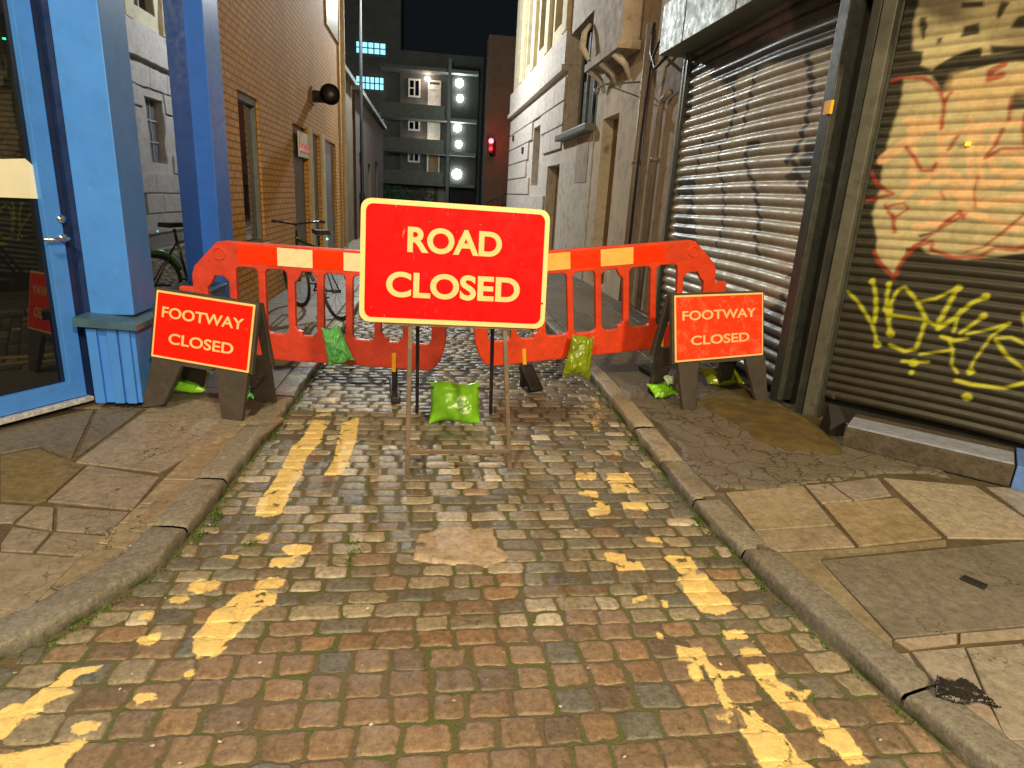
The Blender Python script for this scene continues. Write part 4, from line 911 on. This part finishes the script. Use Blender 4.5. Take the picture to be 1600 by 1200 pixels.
# ================================================================== far apartment block
YA = 45.
ap = thing('apartment_block', 'dark apartment block with open walkways, lit windows and bright lamps at the end', 'building', (-1, YA, 0))
Pa = lambda x, y, d=0: ony(x, y, YA-d)
xL, xM, xRr = Pa(545, 200)[0], Pa(625, 200)[0], Pa(738, 200)[0]
b = MB(); b.box((xL-6, YA+.6, 0), (xM, YA+6, 15)); b.build('left_wing', M['flats'], ap)
ztops = [Pa(640, y)[2] for y in (110, 165, 218, 274)]
wins = [Pa(649, 137), Pa(649, 190), Pa(649, 240)]; zf = [q[2]-1.75 for q in wins]
b = MB(); b.box((xM+.004, YA+.3, 0), (xRr+.6, YA+6, ztops[0]+1.2)); b.build('wall', M['flats'], ap)
for z_ in zf:
    mbx((xM-1.2, YA-1.3, z_-.25), (xRr+.2, YA+.29, z_-.05), 'walkway_slab', M['slabdk'], ap)
    mbx((xM-1.2, YA-1.3, z_-.045), (xRr-1.9, YA-1.2, z_+.62), 'parapet', mat('walkway_parapet', (.12, .13, .11), .8), ap)
mbx((xM-1.2, YA-1.3, zf[0]+2.6), (xRr+.2, YA+.29, zf[0]+2.8), 'walkway_slab', M['slabdk'], ap)
wf = mat('white_upvc', (.7, .7, .66), .5)
for i, q in enumerate(wins):
    x0, x1 = Pa(638, 137)[0], Pa(657, 137)[0]; z0, z1 = q[2]-.55, q[2]+.55
    wn = mbx((x0, YA+.25, z0), (x1, YA+.28, z1), 'window', M['glassdk'], ap); b = MB()
    for a, c_ in ((x0, x0+.09), ((x0+x1)/2-.04, (x0+x1)/2+.05), (x1-.1, x1)): b.box((a, YA+.16, z0), (c_, YA+.24, z1))
    b.box((x0+.091, YA+.165, z1-.1), (x1-.101, YA+.235, z1)); b.box((x0+.091, YA+.165, z0), (x1-.101, YA+.235, z0+.1)); b.box((x0+.1, YA+.17, (z0+z1)/2-.03), ((x0+x1)/2-.041, YA+.235, (z0+z1)/2+.03)); b.build('window_frame', wf, wn)
    dx0, dx1 = Pa(671, 140)[0], Pa(687, 140)[0]; z_ = zf[i]
    dr_ = mbx((dx0, YA+.22, z_-.04), (dx1, YA+.28, z_+2.05), 'door', wf if i < 2 else M['door_br'], ap); b = MB()
    b.box((dx0-.09, YA+.12, z_-.04), (dx0-.003, YA+.28, z_+2.3)); b.box((dx1+.003, YA+.12, z_-.04), (dx1+.09, YA+.28, z_+2.3)); b.box((dx0, YA+.125, z_+2.2), (dx1, YA+.275, z_+2.3)); b.box((dx0, YA+.15, z_+1.75), (dx1, YA+.215, z_+1.82)); b.build('door_frame', wf, dr_)
for i, (x, y) in enumerate([(668, 122), (666, 176), (666, 228)]):
    q = Pa(x, y); b = MB(); b.obox((q[0], YA+.12, q[2]), (1, 0, 0), (0, 1, 0), UZ, (.3, .2, .18), .04); l_ = b.build('porch_lamp', emis('porch_glow', (1, .78, .66), 14), ap)
    lamp('porch_light', (q[0], YA-.3, q[2]-.1), 16, (1, .72, .55), .1)
b = MB(); b.box((Pa(700, 200)[0]-.1, YA-1.6, 0), (Pa(700, 200)[0]+.1, YA-1.31, ztops[0]+.6)); b.build('stair_post', M['slabdk'], ap)
mbx((Pa(704, 200)[0], YA-.6, 0), (Pa(738, 200)[0]+.3, YA-.4, ztops[0]+.4), 'stair_screen', M['dark'], ap)
for i, (x, y, r) in enumerate([(718, 129, .24), (719, 153, .2), (715, 199, .24), (717, 225, .21), (714, 272, .30)]):
    q = Pa(x, y, .9); b = MB(); b.tube([(q[0], YA-.62, q[2]), (q[0], YA-.85, q[2]), (q[0], YA-.95, q[2])], [r, r, r*.5], 20); b.build('stair_lamp', emis('stair_glow', (.9, 1, .93), 30), ap)
    lamp('stair_light', (q[0], YA-3.2, q[2]), 14, (.85, 1, .92), .15)
cy = emis('cyan_lit_window', (.25, .62, .75), 1.1); cy2 = emis('dim_cyan_window', (.05, .2, .2), .6)
def litwin(x0, y0, x1, y1, mt, nx, ny):
    a, c_ = ony(x0, y0, YA+.58), ony(x1, y1, YA+.58); wn = mbx((a[0], YA+.56, c_[2]), (c_[0], YA+.59, a[2]), 'lit_window', mt, ap); b = MB()
    for k in range(nx+1): x_ = a[0]+(c_[0]-a[0])*k/nx; b.box((x_-.035, YA+.5, c_[2]), (x_+.035, YA+.555, a[2]))
    for k in range(ny+1): z_ = c_[2]+(a[2]-c_[2])*k/ny; b.box((a[0], YA+.505, z_-.03), (c_[0], YA+.548, z_+.03))
    b.build('glazing_bars', M['metaldk'], wn)
litwin(556, 64, 603, 87, cy, 5, 2); litwin(556, 118, 600, 142, cy, 6, 2); litwin(556, 172, 601, 190, cy2, 5, 2); litwin(594, 225, 604, 237, cy, 2, 1)
for x, y in [(672, 300), (690, 305), (706, 300)]:
    q = Pa(x, y); mbx((q[0]-.25, YA+.24, q[2]-.9), (q[0]+.25, YA+.29, q[2]+.7), 'ground_door', M['lead'], ap)

# bushes at the foot of the block
def leafy(name, label, c0, size, n, cols, seed):
    random.seed(seed); V = []; F = []; C = []
    for i in range(n):
        while True:
            p = np.array([random.uniform(-1, 1) for _ in range(3)])
            if np.linalg.norm(p) < 1: break
        lump = 1+.3*noise.noise(Vector(p*2.2+seed)); q = np.array(c0)+p*np.array(size)*lump; s_ = random.uniform(.05, .12)
        a = nrm([random.gauss(0, 1) for _ in range(3)]); b_ = nrm(np.cross(a, [random.gauss(0, 1) for _ in range(3)])); k = len(V)
        V += [q-a*s_, q+b_*s_*.5, q+a*s_, q-b_*s_*.5]; F.append((k, k+1, k+2, k+3)); C += [np.array(random.choice(cols))]*4
    o = npmesh(name, V, F, attrmat(name+'_leaf', .6, bump=0), C, smooth=False); tag(o, label, 'bush'); return o
q = ony(612, 288, 41); leafy('bush', 'dark green bush at the foot of the apartment block', (q[0], 41, .9), (2.0, .9, .95), 1600, [(.02,.09,.04),(.03,.12,.06),(.05,.14,.05)], 3)
q = ony(652, 300, 42); leafy('bush', 'dim bush with reddish leaves right of the greener bush', (q[0], 42, .8), (1.3, .8, .9), 1000, [(.05,.07,.03),(.12,.06,.05),(.03,.05,.03)], 5)

# street lamp in the lane
ly = 20.; lx = ony(566, 290, ly)[0]; lh = 6.95
sl = thing('street_lamp', 'tall thin dark street lamp post standing in the lane in front of flats', 'street lamp', (lx, ly, .1))
b = MB(); b.tube([(lx, ly, .1), (lx, ly, 1.4), (lx, ly, 1.42), (lx, ly, lh)], [.085, .085, .055, .04], 12); b.build('post', mat('black_lamp_post', (.008, .008, .009), .8, spec=.1, bump=0), sl)
q = ony(602, -18, ly); lz = q[2]
b = MB(); b.tube([(lx, ly, lh-.03), (lx+.1, ly, lh+.12), (q[0]-.1, ly, lz+.12)], .03, 8); b.build('arm', M['metaldk'], sl)
b = MB(); b.obox((q[0]+.1, ly, lz+.11), (1, 0, 0), (0, 1, 0), UZ, (.55, .22, .1), .03); b.build('lamp_head', M['lead'], sl)
b = MB(); b.obox((q[0]+.1, ly, lz+.05), (1, 0, 0), (0, 1, 0), UZ, (.35, .15, .02)); b.build('lamp_lens', emis('lamp_white', (.85, 1, 1), 15), sl)
lo = lamp('lane_light', (.1+q[0]-lx, 0, lz-.1), 1350, (.93, 1, .98), .10, sl); lo.location.z = lz-.1-.1

# ================================================================== ROAD CLOSED sign on steel A-frame
def zero(v): return np.array(v, float)
rcp, rcn = np.array((0, 3.33, 0.)), nrm((0, -1, .17))
def rq(x, y, d=0.): return onp(x, y, rcp, rcn)+rcn*d
rc = thing('road_closed_sign', 'large red road sign reading ROAD CLOSED with cream border on thin steel legs', 'road sign', (.2, 3.7, 0))
tl, tr, brr, bl = rq(568, 311), rq(853, 330), rq(853, 513), rq(561, 500)
cc = (tl+tr+brr+bl)/4; bu = nrm((tr+brr)-(tl+bl)); bv = np.cross(rcn, bu); bv = bv if bv[2] > 0 else -bv
bw, bh = 1.03, .66
def plate_obj(outline, holes, dep, bev, o, u, v, n, name, mt, par, add=None):
    vs, fs = plate(outline, holes, dep, bev); b = MB(); b.add(frame_pts(vs, o, u, v, n), fs); return b.build(name, mt, par)
board = plate_obj(rrect(-bw/2, -bh/2, bw/2, bh/2, .055), [], .012, .002, cc+rcn*.012, bu, bv, rcn, 'sign_plate', M['signcream'], rc)
plate_obj(rrect(-bw/2+.028, -bh/2+.028, bw/2-.028, bh/2-.028, .038), [], .004, .0, cc+rcn*.0205, bu, bv, rcn, 'red_face', M['signred'], board)
def words(txt, size, cx, cyy, width, o, u, v, n, mt, par, name, off=.006, sp=1.0, slant=0.):
    vs, fs = text_geo(txt, size, .001, off, sp); V = np.array(vs); V[:, 0] -= (V[:, 0].max()+V[:, 0].min())/2; V[:, 1] -= (V[:, 1].max()+V[:, 1].min())/2
    V[:, 0] *= width/(V[:, 0].max()-V[:, 0].min()); V[:, 1] *= size/(V[:, 1].max()-V[:, 1].min()); V[:, 0] += cx; V[:, 1] += cyy
    b = MB(); b.add(frame_pts(V, o, u, v, n), fs); return b.build(name, mt, par)
def lp(x, y): d = rq(x, y)-cc; return np.dot(d, bu), np.dot(d, bv)
c1, c2 = lp(711, 379), lp(709, 449)
words('ROAD', .138, c1[0], c1[1], .515, cc+rcn*.024, bu, bv, rcn, M['letters'], board, 'lettering', .0042)
words('CLOSED', .138, c2[0], c2[1], .735, cc+rcn*.024, bu, bv, rcn, M['letters'], board, 'lettering', .0042)
for x, y in ((672, 348), (750, 353), (846, 474), (814, 414)):
    b = MB(); q = rq(x, y, .024); b.tube([q, q+rcn*.004], [.006, .005], 10); b.build('bolt_head', M['metalbr'], board)
def bar(p, q, wd=.028, th=.006, up=None):
    p, q = np.array(p, float), np.array(q, float); d = nrm(q-p); a = nrm(np.cross(d, rcn if up is None else up)); c_ = np.cross(d, a); return (p+q)/2, d, a, c_, (np.linalg.norm(q-p), wd, th)
fl = rq(636, 741, -.016); fr = rq(797, 735, -.016); tfl = rq(645, 345, -.016); tfr = rq(783, 350, -.016)
for p_, q_ in ((fl, tfl), (fr, tfr)):
    b = MB(); b.obox(*bar(p_, q_, .026, .024), bev=.003); b.build('leg', M['metalbr'], rc)
bkl, bkr = onz(652, 650, .0), onz(764, 648, .0); bkl[1] = bkr[1] = 4.38
bkl[0], bkr[0] = -.05, .49
for p_, q_ in ((bkl, tfl+np.array((.03, .03, 0))), (bkr, tfr+np.array((-.03, .03, 0)))):
    b = MB(); b.obox(*bar(p_, q_, .024, .022), bev=.003); b.build('leg', M['metaldk'], rc)
b = MB(); b.obox(*bar(rq(637, 706, .008), rq(797, 704, .008), .024, .02), bev=.003); b.build('cross_bar', M['metalbr'], rc)
k = .17; b = MB(); b.obox(*bar(bkl+(tfl-bkl)*k, bkr+(tfr-bkr)*k, .022, .018), bev=.003); b.build('cross_bar', M['metaldk'], rc)
b = MB(); b.obox(*bar(rq(605, 470, -.014), rq(830, 484, -.014), .03, .012)); b.obox(*bar(rq(610, 350, -.014), rq(830, 362, -.014), .03, .012)); 
b = MB(); b.obox(*bar(rq(600, 503, -.006), rq(828, 512, -.006), .03, .02)); b.build('back_rail', M['metalbr'], rc)

# ================================================================== FOOTWAY CLOSED signs
def footway(label, feet, corners, legs, mt, seed):
    p0, p1_ = onz(*feet[0], zt), onz(*feet[1], zt); u0 = nrm(p1_-p0); nn = np.array((u0[1], -u0[0], 0)); nn = nn if nn[1] < 0 else -nn
    tilt = .2; n_ = nrm(nn+UZ*tilt)
    Q = lambda x, y: onp(x, y, p0, n_)
    t = thing('footway_closed_sign', label, 'road sign', tuple((p0+p1_)/2), 'footway closed signs')
    C4 = [Q(*c) for c in corners]; o = sum(C4)/4; u = nrm((C4[1]+C4[2])-(C4[0]+C4[3])); v = np.cross(n_, u); v = v if v[2] > 0 else -v
    wd = np.linalg.norm((C4[1]+C4[2])-(C4[0]+C4[3]))/2; ht = abs(np.dot((C4[0]+C4[1])-(C4[3]+C4[2]), v))/2
    L2 = lambda q: (np.dot(Q(*q)-o, u), np.dot(Q(*q)-o, v))
    h, g = wd/2+.018, ht/2+.012
    la, lb_ = [L2(q) for q in legs[0]], [L2(q) for q in legs[1]]   # each: top-outer, top-inner, bottom-inner, bottom-outer
    out = [(-h, g), (h, g), (h, -g), lb_[0], lb_[3], lb_[2], lb_[1], (lb_[1][0]-.03, -g-.02), (la[1][0]+.03, -g-.02), la[1], la[2], la[3], la[0], (-h, -g)]
    plate_obj(out, [], .035, .004, o-n_*.024, u, v, n_, 'front_frame', M['frameg'], t)
    # rear leg frame swung back from the top hinge
    hinge = o+v*g-n_*.05; ang = R_(27); v2 = v*math.cos(ang)+(n_)*0; v2 = nrm(v*math.cos(ang)+n_*math.sin(ang)); n2 = nrm(n_*math.cos(ang)-v*math.sin(ang))
    out2 = [(x, y-g) for x, y in out]; Z0 = min((hinge+u*x+v2*y)[2] for x, y in out2); sc = 1.
    lowf = min(y for _, y in out2); ex = (Z0-zt-.0)/abs(v2[2])
    out2 = [(x, y-(ex if y < lowf*.9 else 0)) for x, y in out2]
    plate_obj(out2, [rrect(-h+.07, -2*g+.06, h-.07, -.08, .03)], .03, .004, hinge, u, v2, n2, 'rear_frame', M['frameg'], t)
    pl_ = plate_obj(rrect(-wd/2, -ht/2, wd/2, ht/2, .006), [], .004, .0, o, u, v, n_, 'sign_plate', M['signcream'], t)
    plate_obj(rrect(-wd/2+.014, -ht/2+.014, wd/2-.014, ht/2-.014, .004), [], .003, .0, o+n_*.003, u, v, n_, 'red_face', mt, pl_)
    words('FOOTWAY', .072, -.005, ht*.19, wd*.83, o+n_*.0055, u, v, n_, M['letters'], pl_, 'lettering', .0012)
    words('CLOSED', .072, .0, -ht*.19, wd*.66, o+n_*.0055, u, v, n_, M['letters'], pl_, 'lettering', .0012)
    b = MB(); q0 = (p0+p1_)/2; 
    for s_ in (-1, 1):
        a_ = o+u*s_*(h-.02)-v*(g+.02)-n_*.05; e_ = a_-nn*0-n_*.16-v*.0; b.tube([a_, a_-n_*.09-v*.02, e_], .006, 6)
    b.build('stay_strap', M['metaldk'], t)
    return t
footway('small red FOOTWAY CLOSED sign tilting down to the right beside the blue shop pillar', [(232, 640), (362, 657)], [(250, 453), (402, 477), (386, 582), (232, 556)], [[(236, 560), (282, 572), (254, 632), (219, 638)], [(386, 584), (334, 576), (345, 655), (376, 660)]], M['signred2'], 1)
footway('small red FOOTWAY CLOSED sign with scuffs and painted glare standing before the lane roller shutter', [(1079, 642), (1196, 630)], [(1050, 463), (1187, 456), (1197, 555), (1058, 565)], [[(1061, 568), (1093, 566), (1088, 640), (1069, 643)], [(1197, 557), (1166, 560), (1184, 632), (1201, 629)]], M['signred3'], 2)

# ================================================================== plastic barriers
def barrier(label, o, u, v, n, L, Hh, body, stripes, feet, flip, ext):
    """local: x along, 0 = lane centre end ; y up ; chamfered top corner at the far end"""
    t = thing('road_barrier', label, 'barrier', (o[0], o[1], 0), 'orange plastic barriers')
    F = lambda pts: [(x, y) for x, y in pts]
    out = [(.12, .0), (L-.10, .0), (L, .06), (L, Hh*.70), (L-.02, Hh*.77), (L-.20, Hh*.985), (L-.26, Hh), (.10, Hh), (.02, Hh*.93), (0, Hh*.86), (0, .22), (.03, .1), (.07, .03)]
    holes = []; n_s = 8; x = .085; bw_ = (L-.17)/n_s
    for i in range(n_s):
        a, c_ = x+.027, x+bw_-.027; top = Hh*.79; bot = .21; r = .038
        if i == n_s-1: top = Hh*.70
        q = rrect(a, bot, c_, top, r, 3)
        if i % 3 == 1:    # notched opening
            q = [(a, bot+r), (a+r, bot), (c_-.055, bot), (c_-.05, bot+.03), (c_-.02, bot+.04), (c_, bot+.07), (c_, top-.09), (c_-.03, top-.06), (c_-.05, top-.02), (c_-.06, top), (a+r, top), (a, top-r)]
        holes.append(q); x += bw_
    fl_ = -1 if flip else 1
    tr_ = lambda P: [(fl_*p[0], p[1]) for p in P]
    fr = plate_obj(tr_(out), [tr_(h) for h in holes], .05, .008, o, u, v, n, 'panel', body, t)
    xs = stripes
    for (a, c_, mname) in xs:
        q = [(a, Hh*.825), (c_, Hh*.825), (c_, Hh*.975), (a, Hh*.975)]
        plate_obj(tr_(q), [], .003, 0, o+n*.0265, u, v, n, 'reflective_strip', M[mname], t)
    # moulded circle and hooks
    cx = fl_*(L-.22); c0 = o+u*cx+v*Hh*.89+n*.026; b = MB()
    ringp = [c0+(u*math.cos(a)+v*math.sin(a))*.042 for a in np.linspace(0, 2*math.pi, 20, endpoint=False)]; b.tube(ringp, .006, 6, closed=True); b.build('moulded_ring', body, t)
    hk = o+u*fl_*(L+.05)+v*Hh*.52; b = MB(); b.obox(hk, u, v, n, (.11, .13, .05), .012); b.build('hook', body, t)
    for fx, yaw, kind in feet:
        p = o+u*fl_*fx; ft = MB(); gz = kind[1]
        cl = p+v*.05+n*.03; ft.obox(cl, u, v, n, (.034, .15, .02), .005); ft.build('foot_clip', M['amber'], t)
        ft = MB(); d = np.array((math.sin(yaw), -math.cos(yaw), 0)); s_ = np.array((d[1], -d[0], 0)); top = p[2]
        base = np.array((p[0], p[1], gz)); b = MB()
        b.obox(base+UZ*((top-gz)/2+.01), u, n, UZ, (.035, .06, top-gz+.03), .006)
        if kind[0] == 'long': b.obox(base+UZ*.03, d, s_, UZ, (.55, .07, .05), .012)
        else:   # slab foot tipped towards the viewer
            e = base+d*.12+UZ*.10; uu = nrm(d*1+UZ*-.9); ww = np.cross(uu, s_); b.obox(e, uu, s_, ww, (.26, .13, .05), .02)
        b.build('rubber_foot', M['black'], t)
    return t
def bframe(pa, pb, roll):
    pa, pb = np.array(pa, float), np.array(pb, float); u = nrm(pb-pa); n = nrm(np.array((u[1], -u[0], 0))); n = n if n[1] < 0 else -n; v = np.cross(n, u); v = v if v[2] > 0 else -v
    return u, v, n
# left barrier: local x runs from lane centre out to the shop
pa, pb = (.155, 4.80, .205), (-1.72, 5.06, .235); u, v, n = bframe(pa, pb, 0)
LL = 1.93
def bx_(x, y): return np.dot(onp(x, y, pa, n)-np.array(pa), u)
e = [bx_(435, 400), bx_(490, 405), bx_(538, 410), bx_(370, 390)]
barrier('left orange red plastic barrier with pale and red stripes, hooked beside blue shop', np.array(pa), u, v, n, LL, .89, M['orange2'],
        [(e[3]-.24+.24, LL-.42+.0, 'stripeR')][:0]+[(e[0], e[0]+.29, 'stripeR'), (e[1], e[0]-.002, 'stripeW'), (e[2], e[1]-.002, 'stripeR'), (e[2]-.28, e[2]-.002, 'stripeW'), (.3, e[2]-.282, 'stripeR')],
        [(bx_(617, 560), R_(5), ('long', 0.)), (LL-.35, R_(0), ('long', zt))], False, 0)
pa, pb = (.43, 5.08, .165), (2.48, 5.26, .165+2.05*math.tan(R_(6.2))); u, v, n = bframe(pa, pb, 0)
def bx_(x, y): return np.dot(onp(x, y, pa, n)-np.array(pa), u)
e = [bx_(890, 410), bx_(937, 405), bx_(988, 398), bx_(1037, 392)]
barrier('right orange plastic barrier with amber and red stripes, rising toward the roller shutter', np.array(pa), u, v, n, 2.15, .92, M['orange'],
        [(e[2], e[3], 'stripeR'), (e[1], e[2]-.002, 'stripeY'), (e[0], e[1]-.002, 'stripeR'), (e[0]-.26, e[0]-.002, 'stripeY'), (.3, e[0]-.262, 'stripeR')],
        [(bx_(818, 560), R_(25), ('slab', 0.)), (bx_(1031, 545), R_(10), ('long', zt))], False, 0)

# ================================================================== sandbags
def bag(name, label, c, u, v, wd, ht, th, mt, seed, crumple=1., group='green plastic sandbags', pinch=0.):
    u = nrm(u); v = nrm(np.array(v)-u*np.dot(u, v)); n = np.cross(u, v); N = 34; random.seed(seed); V = []; F = []
    for side in (1, -1):
        off = len(V)
        for i in range(N):
            for j in range(N):
                a, b_ = 2*i/(N-1)-1, 2*j/(N-1)-1
                t_ = max(0, (1-abs(a)**3.2))**.6*max(0, (1-abs(b_)**2.6))**.62
                k = 1-.10*(1-a*a)*0-.07*(1-b_*b_)*abs(a); k2 = 1-.09*(1-a*a)*abs(b_); wp = 1-pinch*(b_*.5+.5)**1.5
                nz = noise.noise(Vector((a*2.2+seed, b_*2.2, side)))*.35+noise.noise(Vector((a*5+seed, b_*5, side)))*.2
                rf = noise.noise(Vector((a*9, b_*9, seed)))*.012*crumple*(abs(a)**6+abs(b_)**6)
                p = np.array(c)+u*a*wd/2*k*wp+v*(b_*ht/2*k2+.01*math.sin(a*4+seed))+n*(side*(th/2*t_*(1+nz*crumple)+.001)+rf)
                V.append(p)
        f = grid_faces(N, N, off); F.append(f if side > 0 else f[:, ::-1])
    V = np.array(V); return V, np.concatenate(F)
def bagobj(name, label, *a, group='green plastic sandbags', minz=None, **k):
    V, F = bag(name, label, *a, **k)
    if minz is not None:
        V[:, 2] += minz+.001-V[:, 2].min()
    o = npmesh(name, V, F, a[6], None); tag(o, label, 'sandbag', group)
    # put the origin at the bag
    c = Vector(V.mean(0).tolist()); o.data.transform(Matrix.Translation(-c)); o.location = c; return o
bagobj('sandbag', 'bright lime green plastic sandbag under the ROAD CLOSED sign between its rear legs', (.215, 4.22, .12), (1, -.03, 0), (.04, .5, 1), .36, .30, .13, M['bag'], 3, crumple=.45, minz=0.0)
bagobj('sandbag', 'sea green crumpled sandbag slung over the left barrier bottom rail', tuple(ony(525, 540, 4.80)), (.8, -.05, .25), (-.25, .1, 1), .20, .30, .09, M['bag3'], 5, crumple=1.8, pinch=.35)
bagobj('sandbag', 'olive green sandbag slung over right barrier between its bars above the kerb', tuple(ony(906, 556, 5.00)), (1, .05, -.12), (-.1, .12, 1), .25, .36, .10, M['bag2'], 8, crumple=1.4, pinch=.25)
bagobj('sandbag', 'small flat green bag with white patch on footway left of right FOOTWAY CLOSED sign', tuple(onz(1036, 604, .14)), (1, .3, .05), (-.2, .9, .5), .22, .15, .07, M['bag'], 12, crumple=1.8, minz=zt)
g4 = onz(1046, 597, .2); 
bagobj('sandbag', 'long green sandbag lying across rear feet under left FOOTWAY CLOSED sign', tuple(onz(285, 596, .13)), (1, .1, 0), (-.1, .9, .45), .34, .20, .10, M['bag'], 15, minz=zt)
bagobj('sandbag', 'olive green sandbag lying across rear feet under right FOOTWAY CLOSED sign', tuple(onz(1128, 588, .13)), (1, .1, 0), (-.1, .9, .4), .36, .22, .10, M['bag2'], 18, minz=zt)
o = bagobj('plastic_scrap', 'tiny green plastic scrap on footway right of left FOOTWAY CLOSED sign', tuple(onz(388, 610, .12)), (1, .3, 0), (0, .8, .6), .07, .09, .02, M['bag3'], 20, crumple=2, minz=zt, group=None); o['category'] = 'litter'; 
o = bagobj('white_wrapper', 'small whitish wrapper lying on the small green bag', tuple(onz(1048, 594, .19)), (1, .3, .1), (-.2, .9, .8), .11, .09, .02, mat('whitish_film', (.5, .62, .45), .3), 22, crumple=2, group=None); o['category'] = 'litter'
o = bagobj('plastic_scrap', 'green plastic scrap on setts just right of sea green sandbag', tuple(onz(544, 568, .03)), (1, .1, 0), (.2, .7, .3), .09, .09, .02, M['bag3'], 24, crumple=2, minz=0., group=None); o['category'] = 'litter'
for o in list(COL.objects):
    if 'group' in o and o['group'] is None: del o['group']
# black litter bag on the right footway
q = onz(1500, 1084, zt+.01)
o = bagobj('black_litter_bag', 'flattened black plastic bag lying on right footway by the kerb', (q[0], q[1], zt+.02), (1, -.25, 0), (.2, 1, .1), .19, .095, .028, M['bagbk'], 31, crumple=1.1, pinch=.5, minz=zt, group='x'); del o['group']; o['category'] = 'litter'
q = onz(1522, 910, zt+.004); b = MB(); b.obox((q[0], q[1], zt+.004), nrm((.5, -.8, 0)), nrm((.8, .5, 0)), UZ, (.09, .05, .012), .003); o = b.build('drain_key_cover', M['black']); tag(o, 'small dark rectangular cover set in the right footway slab', 'cover')

# ================================================================== bicycle behind the left barrier
def bicycle(label, p_rear, p_front, lean, fcol):
    A, B = np.array(p_rear, float), np.array(p_front, float); f = nrm(B-A); s_ = np.cross(f, UZ); up = nrm(UZ+s_*lean)
    t = thing('bicycle', label, 'bicycle', tuple(A))
    P = lambda x, z, y=0.: A+f*x+up*z+s_*y
    r = .33
    for nm, x in (('wheel', 0.), ('wheel', 1.02)):
        b = MB(); b.tube([P(x+r*math.cos(a), .34+r*math.sin(a)) for a in np.linspace(0, 2*math.pi, 40, endpoint=False)], .02, 8, closed=True); wh = b.build(nm, M['black'], t)
        b = MB(); b.tube([P(x+(r-.025)*math.cos(a), .34+(r-.025)*math.sin(a)) for a in np.linspace(0, 2*math.pi, 40, endpoint=False)], .008, 6, closed=True)
        for k in range(14): a = 2*math.pi*k/14; b.tube([P(x, .34, .02*(-1)**k), P(x+(r-.02)*math.cos(a), .34+(r-.02)*math.sin(a))], .0015, 4)
        b.tube([P(x, .34, -.05), P(x, .34, .05)], .02, 10); b.build('rim', M['metaldk'], wh)
    b = MB(); bb_, st, ht_, hb = P(.43, .29), P(.30, .80), P(.86, .86), P(.90, .72)
    for p_, q_, rr in ((bb_, st, .016), (st, P(.27, .95), .013), (st, ht_, .016), (bb_, hb, .019), (ht_+(ht_-hb)*.3, hb, .019), (P(0, .34, .04), bb_, .010), (P(0, .34, -.04), bb_, .010), (P(0, .34, .04), st, .008), (P(0, .34, -.04), st, .008)): b.tube([p_, q_], rr, 8)
    b.build('frame', M[fcol], t)
    b = MB(); b.tube([P(1.02, .34, .045), P(.93, .66, .03), hb], .012, 8); b.tube([P(1.02, .34, -.045), P(.93, .66, -.03), hb], .012, 8); b.build('fork', M['bike'], t)
    b = MB(); hz = 1.06; b.tube([ht_, P(.83, hz-.02)], .012, 8); b.tube([P(.78, hz+.02, -.30), P(.84, hz+.0, -.14), P(.85, hz-.02, 0), P(.84, hz, .14), P(.78, hz+.02, .30)], .012, 8)
    for y in (-1, 1): b.tube([P(.78, hz+.02, .30*y), P(.70, hz+.02, .31*y)], .018, 8)
    b.build('handlebar', M['bike'], t)
    b = MB(); N_ = 9; pr = [(.13, .085), (.16, .09), (.2, .085), (.26, .055), (.32, .025), (.40, .016)]
    for i in range(len(pr)-1):
        (x0, w0), (x1, w1) = pr[i], pr[i+1]; b.add([P(x0, .97, -w0), P(x0, .97, w0), P(x1, .97, w1), P(x1, .97, -w1), P(x0, 1.02, -w0*.8), P(x0, 1.02, w0*.8), P(x1, 1.02, w1*.8), P(x1, 1.02, -w1*.8)], [(0, 1, 2, 3), (4, 7, 6, 5), (0, 4, 5, 1), (1, 5, 6, 2), (2, 6, 7, 3), (3, 7, 4, 0)])
    b.build('saddle', M['black'], t)
    b = MB(); b.tube([P(.43, .29, -.07), P(.43, .29, .07)], .012, 8); b.tube([P(.43, .29, .07), P(.55, .18, .075)], .01, 6); b.tube([P(.43, .29, -.07), P(.31, .40, -.075)], .01, 6)
    b.obox(P(.55, .18, .12), f, s_, up, (.09, .08, .02), .004); b.obox(P(.31, .40, -.12), f, s_, up, (.09, .08, .02), .004)
    b.tube([P(.43+.08*math.cos(a), .29+.08*math.sin(a), .05) for a in np.linspace(0, 6.28, 20)[:-1]], .005, 5, closed=True); b.build('crankset', M['metaldk'], t)
    b = MB(); b.tube([P(.30+.36*math.cos(a)-.3, .34+.375*math.sin(a)) for a in np.linspace(.4, 3., 16)], .022, 6); b.build('mudguard', M['bikeg'], t)
    b = MB(); b.tube([P(-.02+.1, .93, 0), P(-.03+.1, .93, 0)], .013, 12); b.build('rear_reflector', emis('glowing_cyan_reflector', (.3, 1, .9), 1.), t)  # reflector given a cyan glow of its own for its glint
    return t
bicycle('black and green bicycle parked behind the left barrier on the footway', (-1.0, 7.5, zt), (-1.62, 8.35, zt), -.10, 'bike')

# small litter and fallen leaves
random.seed(21)
lf = mat('dry_leaf', (.34, .22, .07), .7); lg = mat('pale_litter', (.5, .45, .35), .6)
V = []; F = []
for i in range(160):
    y = random.uniform(1.0, 5.5); x = random.uniform(xat(KL, y)+.05, xat(KR, y)-.05); s_ = random.uniform(.003, .009); a = random.uniform(0, 6.28); k = len(V); z = .004
    for t_ in range(4): q_ = a+t_*math.pi/2+random.uniform(-.4, .4); V.append((x+s_*math.cos(q_), y+s_*math.sin(q_)*.7, z+random.uniform(0, .006)))
    F.append((k, k+1, k+2, k+3))
o = npmesh('gravel_bits', V, F, lg, kind='stuff', smooth=False); tag(o, 'tiny pale grit and crumbs scattered over the stone setts', 'grit')
